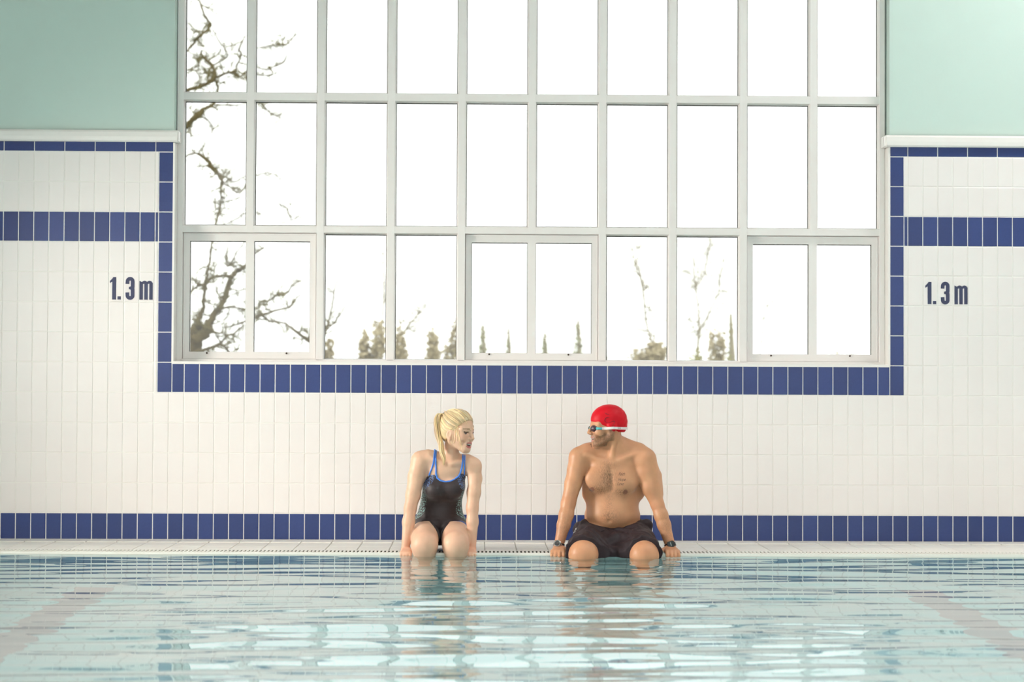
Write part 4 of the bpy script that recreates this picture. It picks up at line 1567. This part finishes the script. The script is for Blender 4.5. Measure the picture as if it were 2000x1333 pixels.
        for i in range(N2):
            t = 2 * math.pi * i / N2
            d_ = fc * math.cos(t) + sd * math.sin(t)
            for du, r_ in ((-.009, rx), (.009, rx), (.009, rx + .004), (-.009, rx + .004)):
                vs.append(wrist + a_ * du + d_ * r_)
        fs = [(i * 4 + k, i * 4 + (k + 1) % 4, ((i + 1) % N2) * 4 + (k + 1) % 4, ((i + 1) % N2) * 4 + k) for i in range(N2) for k in range(4)]
        bnd.add(vs, fs); put('watch_strap', bnd, strap_m)
        cs = MB(); c0 = wrist + fc * (rx - .001)
        if mark is None:
            cs.tube([c0, c0 + fc * .010, c0 + fc * .0125], [rad, rad, rad * .85], 20)
            put('watch_case', cs, case_m)
            dl = MB(); dl.tube([c0 + fc * .0126, c0 + fc * .0130], rad * .72, 20); put('watch_dial', dl, dial_m)
            tk = MB()
            for i in range(12):
                t = 2 * math.pi * i / 12
                p_ = c0 + fc * .0132 + (a_ * math.cos(t) + sd * math.sin(t)) * rad * .58
                tk.tube([p_, p_ + fc * .0006], .0011, 6)
            tk.tube([c0 + fc * .0133, c0 + fc * .0133 + (a_ * .5 + sd * .5) * rad * .6], .0008, 5)
            tk.tube([c0 + fc * .0133, c0 + fc * .0133 + (a_ * .2 - sd * .6) * rad * .6], .0008, 5)
            put('watch_marks', tk, case_m)
            cr = MB(); cr.tube([c0 + sd * rad + fc * .006, c0 + sd * (rad + .005) + fc * .006], .003, 8); put('watch_crown', cr, case_m)
        else:
            def blk(mb, h0, h1, la, ls):
                q_ = [c0 + fc * h + a_ * x_ * la + sd * y_ * ls for h in (h0, h1) for x_, y_ in ((-1, -.7), (-.7, -1), (.7, -1), (1, -.7), (1, .7), (.7, 1), (-.7, 1), (-1, .7))]
                mb.add(q_, [tuple(range(8))[::-1], tuple(range(8, 16))] + [(i, (i + 1) % 8, 8 + (i + 1) % 8, 8 + i) for i in range(8)])
            blk(cs, 0, .010, rad * .85, rad); put('watch_case', cs, case_m)
            dl = MB(); blk(dl, .010, .0106, rad * .62, rad * .72); put('watch_dial', dl, dial_m)
            tk = MB(); blk(tk, .0106, .0110, rad * .5, rad * .12); put('watch_marks', tk, mark)
    steel = mat('polished_steel', (.62, .60, .58), .22, .5, metallic=1.0)
    black = mat('black_resin', (.018, .018, .02), .35)
    watch('wristwatch', 'chunky steel wristwatch', L[-1] + (L[-2] - L[-1]) * .02, L[-2], .0275, (-.35, -1, .15), steel, steel, mat('dark_dial', (.05, .05, .055), .25), .0205)
    watch('wristwatch', 'black resin sports watch', R_[-1] + (R_[-2] - R_[-1]) * .0, R_[-2], .0285, (.05, -1, .1), black, black, mat('dark_display', (.03, .045, .05), .15, coat=.5), .0205, mat('pale_display_segment', (.30, .38, .38), .3))
    return root, B, H


man, MBF, MH = build_man()

# ================================================================== outside: lawn, the old oak, other trees and shrubs
g = MB(); g.box((-60, 0.4, -0.6), (70, 120, -0.35)); structure('ground_outside', g, mat('winter_grass', (.22, .22, .11), .9, noise=(3, .2)))
BARK = mat('mossy_bark', (.13, .10, .04), .85, .2, noise=(8, .3))
PALE = mat('hazed_bark', (.34, .30, .21), .85, .2, noise=(8, .2))  # bark of the farther trees, distance haze put into its lighter colour
TWIG = mat('lichen_twigs', (.19, .165, .07), .85, .2, noise=(4, .3))
tr = random.Random(21)


def twigs(mb, p, d, length, r, level, rnd, up=0.15, planar=True):
    """crooked shoot that forks; all real tubes"""
    n = 4
    pts, rr = [np.array(p)], [r]
    d = np.array(d, float); d /= np.linalg.norm(d) + 1e-9
    for i in range(n):
        d = d + np.array([rnd.gauss(0, .32), rnd.gauss(0, .25), rnd.gauss(up * .4, .28)])
        d /= np.linalg.norm(d)
        pts.append(pts[-1] + d * length / n); rr.append(r * (1 - .6 * (i + 1) / n))
        if level > 0 and rnd.random() < .85:
            s_ = np.array([rnd.gauss(0, 1), rnd.gauss(0, .6), rnd.gauss(.1, 1)])
            twigs(mb, pts[-1], d * .6 + s_ * .75, length * rnd.uniform(.4, .75), r * .72 * (1 - .4 * i / n), level - 1, rnd, up)
    mb.tube(pts, rr, 4, cap=False)


def limb(parent, px, w, Y, m, rnd, tw=None, every=1.0, tlen=28, lvl=2, start=0):
    """a limb whose course is given in pixels with its width w (pixels), at depth Y"""
    s_ = (Y + 12) / FPX
    zz = 0.0
    pts, rad = [], []
    for i, (a, b) in enumerate(px):
        zz += rnd.gauss(0, .12) if i else 0
        pts.append(at(a, b, Y + zz)); rad.append(max(.008, w[i] * s_ / 2))
    ln = smooth_line(pts, 5)
    rr = np.interp(np.linspace(0, len(pts) - 1, len(ln)), range(len(pts)), rad)
    # knots and kinks
    ln = [p + np.array([rnd.gauss(0, .25), 0, rnd.gauss(0, .25)]) * rr[i] for i, p in enumerate(ln)]
    rr = [r * rnd.uniform(.85, 1.2) for r in rr]
    mb = MB(); mb.tube(ln, rr, 7)
    link('limb', mb.mesh('limb'), m, parent, True)
    if tw is not None:
        for i in range(2, len(ln), 1):
            if rnd.random() < every * .5:
                d = np.array([rnd.gauss(0, 1), rnd.gauss(0, .5), rnd.gauss(.15, 1)])
                twigs(tw, ln[i], d, tlen * s_ * rnd.uniform(.5, 1.3), min(rr[i] * .7, 1.9 * s_), lvl, rnd)


OY = 20.0
oak = empty('oak_tree', (at(366, 760, OY)[0], OY, -0.35), 'old gnarled oak with mossy bare limbs outside left end of window', 'tree')
tw = MB()
limb(oak, [(360, 800), (368, 735), (373, 690), (379, 655), (387, 630)], [44, 40, 34, 26, 16], OY, BARK, tr)
LIMBS = [
    ([(387, 632), (395.6, 606), (398.5, 577), (401, 556), (406, 528), (411, 500), (414, 474), (420, 441), (428, 416), (431, 395), (431, 370), (434, 358), (430, 345), (415, 328), (405, 313), (384, 299.5), (361, 307), (340, 318)], [13, 8, 6, 7, 5, 4.5, 4.5, 5, 5, 4, 4.5, 7, 7, 9, 8, 4, 3.5, 3]),
    ([(380, 664), (400, 652), (412, 626), (424, 606), (435, 590), (443, 575), (446, 559), (455, 540), (465, 528), (477, 522), (496, 497), (516, 483)], [20, 20, 16, 11, 9, 9, 7, 9, 8, 6, 4, 3]),
    ([(455, 540), (434, 539), (416, 542), (401, 556), (388, 559), (374, 568), (355, 574)], [7, 6, 6, 7, 5, 4, 3]),
    ([(424, 606), (449, 600), (478, 604), (502, 602), (508, 590), (527, 587), (543, 575), (560, 572), (572, 556), (590, 548)], [5, 4, 4, 4, 3.5, 3.5, 5, 4, 3, 2]),
    ([(440, 640), (470, 632), (496, 622), (512, 616), (533, 608), (566, 600), (572, 590), (588, 575)], [3, 3.5, 4, 5, 4, 3.5, 3, 2]),
    ([(512, 616), (527, 627), (556, 632), (576, 647), (600, 663), (614, 676)], [4.5, 4, 4, 5, 7, 9]),
    ([(404, 651), (433, 651), (445, 655), (461, 649), (478, 635)], [6, 3.5, 4, 4, 2.5]),
    ([(376, 690), (402, 682), (426, 674), (445, 655)], [11, 8, 6, 4]),
    ([(426, 674), (438, 676), (448, 690)], [5, 5, 5]),
    ([(340, 186), (362, 178), (392, 169), (416, 153), (414, 128), (395, 110), (393, 98)], [8, 7, 8, 9, 5.5, 5, 3]),
    ([(416, 153), (437, 145), (456, 140), (462, 131), (471, 105), (467, 97), (480, 69)], [6, 5, 5, 4, 3.5, 4, 2]),
    ([(456, 140), (467, 150), (478, 143), (486, 136), (505, 147), (530, 146), (531, 137)], [4, 3.5, 3.5, 3, 2.5, 3, 2]),
    ([(416, 153), (423, 163), (425, 180), (417, 204), (402, 211), (387, 224), (377, 234), (361, 250), (335, 268)], [5, 4, 4, 4.5, 6, 11, 10, 8, 8]),
    ([(414, 128), (431, 119), (445, 109), (440, 97), (426, 78), (416, 57)], [3.5, 3, 3, 2.5, 2.5, 2]),
    ([(340, 124), (362, 103), (383, 79), (393, 69), (411, 50), (399, 29), (392, 8), (386, -8), (380, -40)], [4, 4, 5, 5.5, 7, 4, 4, 3, 3]),
    ([(395, 110), (388, 120), (386, 130), (362, 137), (345, 140)], [4, 4, 3, 2, 2]),
    ([(387, 224), (404, 234), (415, 247), (413, 261)], [3.5, 3, 3, 2]),
    ([(480, 100), (503, 94), (523, 90), (542, 87), (557, 88), (571, 74), (580, 66)], [2, 2.5, 2.8, 2.4, 3, 2.4, 1.5]),
    ([(500, 131), (521, 136), (533, 131), (554, 121), (560, 106)], [2, 3, 3.2, 3.4, 1.5]),
    ([(417, 204), (450, 206), (480, 203), (505, 202), (516, 209), (530, 222), (548, 230)], [3, 2.5, 2, 2.5, 3, 3, 2]),
    ([(434, 359), (448, 365), (464, 377), (475, 370), (484, 352)], [3, 3, 3, 3, 2]),
    ([(430, 346), (447, 348), (458, 356), (478, 345), (500, 342), (525, 338), (550, 350)], [3, 3, 3, 2.5, 2, 2, 1.5]),
    ([(431, 395), (445, 393), (470, 386)], [2.4, 2, 1.4]),
    ([(420, 440), (440, 438), (462, 428), (478, 418), (500, 415), (516, 420)], [2.5, 2.5, 2.5, 2, 2, 1.5]),
    ([(540, 395), (557, 405), (565, 420), (572, 430), (590, 412)], [1.5, 3, 3, 2, 1.5]),
    ([(480, 470), (465, 490), (446, 520), (441, 505), (444, 490)], [2, 2.5, 4, 3, 2]),
    ([(600, 663), (612, 650), (634, 640), (652, 632), (665, 612), (680, 590)], [5, 4, 4, 3.5, 2.5, 1.5]),
    ([(614, 676), (634, 655), (648, 600), (655, 560), (668, 530)], [5, 4, 3, 2.2, 1.2]),
]
for px_, w_ in LIMBS:
    big = max(w_) > 4.5
    limb(oak, px_, w_, OY, BARK, tr, tw, every=.9 if big else .8, tlen=28 if big else 20, lvl=2)
o = tw.build('twigs', TWIG, oak); o['kind'] = 'stuff'


def bare_tree(label, Y, stems, m, seed, tlen=40, lvl=3, every=1.2, foot=None):
    rnd = random.Random(seed)
    p0 = at(*stems[0][0][0], Y)
    root = empty('bare_tree', (p0[0], Y, -0.35), label, 'tree')
    t_ = MB()
    s0 = (Y + 12) / FPX
    b_ = MB(); b_.tube([(p0[0] - .04, Y, -.42), (p0[0] + .02, Y, p0[2] * .5), p0], [stems[0][1][0] * s0 * .75, stems[0][1][0] * s0 * .6, stems[0][1][0] * s0 * .52], 8)
    b_.build('trunk', m, root, True)
    for px_, w_ in stems:
        limb(root, px_, w_, Y, m, rnd, t_, every=every, tlen=tlen, lvl=lvl)
    o = t_.build('twigs', m, root); o['kind'] = 'stuff'
    return root


bare_tree('slender pale bare tree leaning left outside seventh pane column', 40, [
    ([(1284, 760), (1280, 700), (1270, 660), (1262, 628), (1258, 590), (1254, 555), (1244, 522), (1236, 495), (1226, 470)], [5, 4.5, 4, 3.5, 3.5, 4, 3.2, 2.2, 1.2]),
    ([(1254, 560), (1262, 520), (1268, 490), (1276, 462)], [2, 1.6, 1.3, 1]),
    ([(1262, 628), (1240, 604), (1222, 590)], [1.8, 1.4, 1])], PALE, 5, 34, 2, 1.0)
bare_tree('forked pale bare tree outside the eighth pane column', 40, [
    ([(1360, 760), (1363, 690), (1366, 640), (1362, 590), (1357, 545), (1353, 500), (1348, 470)], [5, 5, 4, 3, 2.8, 2.2, 1.4]),
    ([(1366, 650), (1385, 610), (1402, 575), (1407, 545), (1414, 500), (1420, 470)], [3.5, 3, 3, 2.6, 1.8, 1.2]),
    ([(1360, 560), (1376, 535), (1382, 500), (1388, 470)], [2.6, 2.6, 2.2, 1.3])], PALE, 9, 42, 2, 1.2)
bare_tree('thin upright sapling outside beside third mullion', 34, [
    ([(742, 740), (745, 660), (748, 600), (751, 560), (749, 510), (750, 462), (748, 430)], [4, 3.4, 3, 3.2, 2.2, 1.6, 1]),
    ([(748, 600), (760, 575), (770, 560), (790, 535)], [1.6, 1.4, 1.2, 1])], PALE, 12, 24, 2, .7)
bare_tree('faint bushy bare tree outside the rightmost sash', 46, [
    ([(1480, 760), (1484, 690), (1490, 640), (1500, 590), (1512, 555)], [4, 3, 2.2, 1.6, 1]),
    ([(1490, 650), (1515, 640), (1540, 625)], [1.6, 1.2, .8]),
    ([(1486, 610), (1478, 580), (1472, 550)], [1.5, 1.2, .8])], PALE, 15, 34, 2, .9)
bare_tree('low twiggy bare tree leaning right outside fourth pane column', 38, [
    ([(766, 760), (772, 690), (785, 655), (803, 630), (822, 610), (838, 590)], [6, 6, 5, 4, 2.5, 1.4]),
    ([(785, 655), (780, 625), (772, 600)], [3, 2, 1.2]),
    ([(803, 630), (830, 622), (856, 606)], [2, 1.5, 1])], PALE, 18, 30, 2, 1.0)

LEAF = {}
for n_, c_ in (('tan_hedge_leaves', (.50, .43, .28)), ('olive_conifer_needles', (.42, .42, .28)), ('yellow_green_leaves', (.38, .36, .15))):
    LEAF[n_] = mat(n_, c_, .8, .2, noise=(1.5, .25))


def shrub(name, label, px0, px1, top, Y, kind, seed, spire=False, dens=1.0, group=None):
    """leafy shrub or spired conifer: trunk with a crown of loose leaf blades"""
    rnd = np.random.default_rng(seed)
    a, b = at(px0, 700, Y), at(px1, 700, Y)
    zt = at((px0 + px1) / 2, top, Y)[2]
    cx, hw_ = (a[0] + b[0]) / 2, (b[0] - a[0]) / 2
    root = empty(name, (cx, Y, -0.35), label, 'tree' if spire else 'shrub', group)
    st = MB()
    st.tube([(cx, Y, -.4), (cx + .05, Y, zt * .5), (cx, Y, zt * (.97 if spire else .75))], [.14, .09, .03], 6)
    st.build('trunk', PALE, root)
    n = int(1500 * dens)
    u = rnd.uniform(0, 1, n)
    if spire:
        h = 1 - np.sqrt(u); layer = .72 + .28 * np.abs(np.sin(h * 26))
        rad = hw_ * (1 - h) * layer + .03
        r_ = rad * np.sqrt(rnd.uniform(0, 1, n))
        th = rnd.uniform(0, 6.283, n)
        P = np.stack([cx + r_ * np.cos(th), Y + r_ * np.sin(th), -.2 + h * (zt + .2)], -1)
    else:
        cs = [(rnd.uniform(-.6, .6) * hw_, rnd.uniform(.4, .92), rnd.uniform(.3, .55)) for _ in range(6)]
        P = []
        for i in range(n):
            c = cs[i % 6]
            d = rnd.normal(0, 1, 3); d /= np.linalg.norm(d); d *= rnd.uniform(.2, 1) ** .5 * rnd.choice([.75, 1, 1.15])
            P.append((cx + c[0] + d[0] * hw_ * c[2], Y + d[1] * hw_ * .6, -.1 + (zt + .1) * np.clip(c[1] + d[2] * .22, 0.02, 1.05)))
        P = np.array(P)
    s_ = rnd.uniform(.05, .12, n) * (hw_ ** .35)
    d1 = rnd.normal(0, 1, (n, 3)); d1 /= np.linalg.norm(d1, axis=1)[:, None]
    d2 = np.cross(d1, rnd.normal(0, 1, (n, 3))); d2 /= np.linalg.norm(d2, axis=1)[:, None]
    V = np.stack([P + d1 * s_[:, None], P + d2 * s_[:, None] * .5, P - d1 * s_[:, None], P - d2 * s_[:, None] * .5], 1).reshape(-1, 3)
    o = link('foliage', np_mesh('foliage', V, np.arange(4 * n).reshape(-1, 4)), LEAF[kind], root)
    o['kind'] = 'stuff'


SH = [
    ('shrub', 'tan rounded shrub outside the third pane column', 690, 757, 640, 30, 'tan_hedge_leaves', 1, False, .9),
    ('shrub', 'low tan shrub outside left of the third pane column', 612, 662, 674, 30, 'tan_hedge_leaves', 2, False, .7),
    ('shrub', 'broad tan shrub outside middle of fourth pane column', 806, 872, 652, 36, 'tan_hedge_leaves', 3, False, .8),
    ('shrub', 'tan shrub outside left edge of fourth pane column', 764, 806, 634, 32, 'tan_hedge_leaves', 4, False, .7),
    ('shrub', 'tall tan shrub outside at the fifth mullion', 862, 905, 634, 30, 'tan_hedge_leaves', 5, False, .7),
    ('conifer', 'olive spired conifer outside left half of middle sash', 918, 968, 632, 40, 'olive_conifer_needles', 6, True, 1.2),
    ('conifer', 'slim pale conifer outside left pane of middle sash', 976, 1010, 636, 46, 'olive_conifer_needles', 7, True, .5),
    ('conifer', 'small olive conifer outside left of the middle sash bar', 1042, 1086, 645, 42, 'olive_conifer_needles', 8, True, 1.0),
    ('conifer', 'pointed olive conifer outside right pane of middle sash', 1102, 1156, 620, 42, 'olive_conifer_needles', 9, True, .9),
    ('hedge', 'long low tan hedge outside the seventh pane column', 1184, 1308, 680, 39, 'tan_hedge_leaves', 10, False, 1.3),
    ('shrub', 'dark narrow shrub outside left edge of seventh pane column', 1168, 1196, 666, 33, 'olive_conifer_needles', 11, False, .4),
    ('shrub', 'yellow green shrub outside left part of eighth pane column', 1340, 1378, 660, 35, 'yellow_green_leaves', 12, False, .7),
    ('shrub', 'bushy tan shrub outside middle of eighth pane column', 1376, 1426, 642, 32, 'tan_hedge_leaves', 13, False, .9),
    ('conifer', 'ivy clad post outside right edge of eighth pane column', 1412, 1442, 606, 36.5, 'yellow_green_leaves', 14, True, .5),
    ('hedge', 'low faint hedge outside right pane of rightmost sash', 1610, 1690, 676, 44, 'tan_hedge_leaves', 16, False, .4),
]
for a_ in SH:
    shrub(*a_)

# ================================================================== depth markings on the wall
def arc(cx, cz, rx, rz, a0, a1, n=10):
    return [(cx + rx * math.cos(math.radians(a0 + (a1 - a0) * i / n)), cz + rz * math.sin(math.radians(a0 + (a1 - a0) * i / n))) for i in range(n + 1)]


def ribbon(mb, pts, w_, y0=-0.0034, t=0.0012):
    """flat stroke of width w_ along pts in the wall plane"""
    n = len(pts); L, R = [], []
    for i in range(n):
        a, b = pts[max(i - 1, 0)], pts[min(i + 1, n - 1)]
        dx, dz = b[0] - a[0], b[1] - a[1]; l = math.hypot(dx, dz)
        nx_, nz_ = -dz / l * w_ / 2, dx / l * w_ / 2
        L.append((pts[i][0] + nx_, pts[i][1] + nz_)); R.append((pts[i][0] - nx_, pts[i][1] - nz_))
    plate(mb, L + R[::-1], y0, t, n)


def plate(mb, poly, y0=-0.0034, t=0.0012, strip=None):
    m_ = len(poly)
    vs = [(x, y0, z) for x, z in poly] + [(x, y0 + t, z) for x, z in poly]
    if strip:
        n = strip
        fs = [(i, i + 1, m_ - 2 - i, m_ - 1 - i) for i in range(n - 1)]
    else:
        fs = [tuple(range(m_))]
    fs += [(i, (i + 1) % m_, m_ + (i + 1) % m_, m_ + i) for i in range(m_)]
    mb.add(vs, fs)


def marking(label, px, py, H=0.1345):
    """the depth figure 1.3 m; px, py = lower left corner of the 1"""
    o_ = at(px, py, 0)
    U = 1 / 326.0
    root = empty('depth_marking', (o_[0], 0, o_[2]), label, 'sign')
    X = lambda v: o_[0] + v * U
    Zb = o_[2]
    S = 0.0190
    def part(name, build):
        mb = MB(); build(mb); link(name, mb.mesh(name), MAT['navy_print'], root)
    def one(mb):
        plate(mb, [(X(3.6), Zb), (X(11.2), Zb), (X(11.2), Zb + H), (X(5.4), Zb + H), (X(3.6), Zb + H * .93), (X(-1), Zb + H * .83), (X(-1), Zb + H * .73), (X(3.6), Zb + H * .80)])
    part('digit_one', one)
    part('full_stop', lambda mb: plate(mb, [(X(14), Zb), (X(20.5), Zb), (X(20.5), Zb + .0195), (X(14), Zb + .0195)]))
    def three(mb):
        cx, r, w_ = X(38.3), 5.0 * U, .0222
        top = [(X(33.0), Zb + H * .70)] + arc(cx, Zb + H - .0245, r, .0150, 180, 0) + [(cx + r, Zb + H * .62)] + arc(cx - .002, Zb + H * .585, r + .002, .0125, 0, -80, 6)
        ribbon(mb, top, w_)
        bot = arc(cx - .002, Zb + H * .445, r + .002, .0125, 80, 0, 6) + [(cx + r, Zb + H * .36)] + arc(cx, Zb + .0245, r, .0150, 0, -180) + [(X(33.0), Zb + H * .32)]
        ribbon(mb, bot, w_, -0.0037)
        plate(mb, [(X(36.0), Zb + H * .455), (X(41), Zb + H * .47), (X(41), Zb + H * .57), (X(36.0), Zb + H * .575)], -0.0041)
    part('digit_three', three)
    def em(mb):
        h = H * .845
        for a in (56.5, 66.0, 75.6):
            plate(mb, [(X(a), Zb), (X(a + 6.7), Zb), (X(a + 6.7), Zb + h * .90), (X(a), Zb + (h if a == 56.5 else h * .90))], -0.0034)
        for a, b in ((61.0, 72.0), (70.5, 81.6)):
            q = [(X(a), Zb + h * .80), (X(a), Zb + h * .93), (X(a + 3), Zb + h * .985), (X(a + 5.5), Zb + h), (X(b - 2), Zb + h * .975), (X(b - .2), Zb + h * .90), (X(b), Zb + h * .80), (X(b - 5.8), Zb + h * .80), (X(b - 6.2), Zb + h * .85), (X(a + 3), Zb + h * .83)]
            plate(mb, q, -0.0037 if a > 65 else -0.0040)
    part('letter_m', em)


marking('navy 1.3 m depth marking on tiles left of window', 215.5, 585.5)
marking('navy 1.3 m depth marking on tiles right of window', 1808, 594.5)
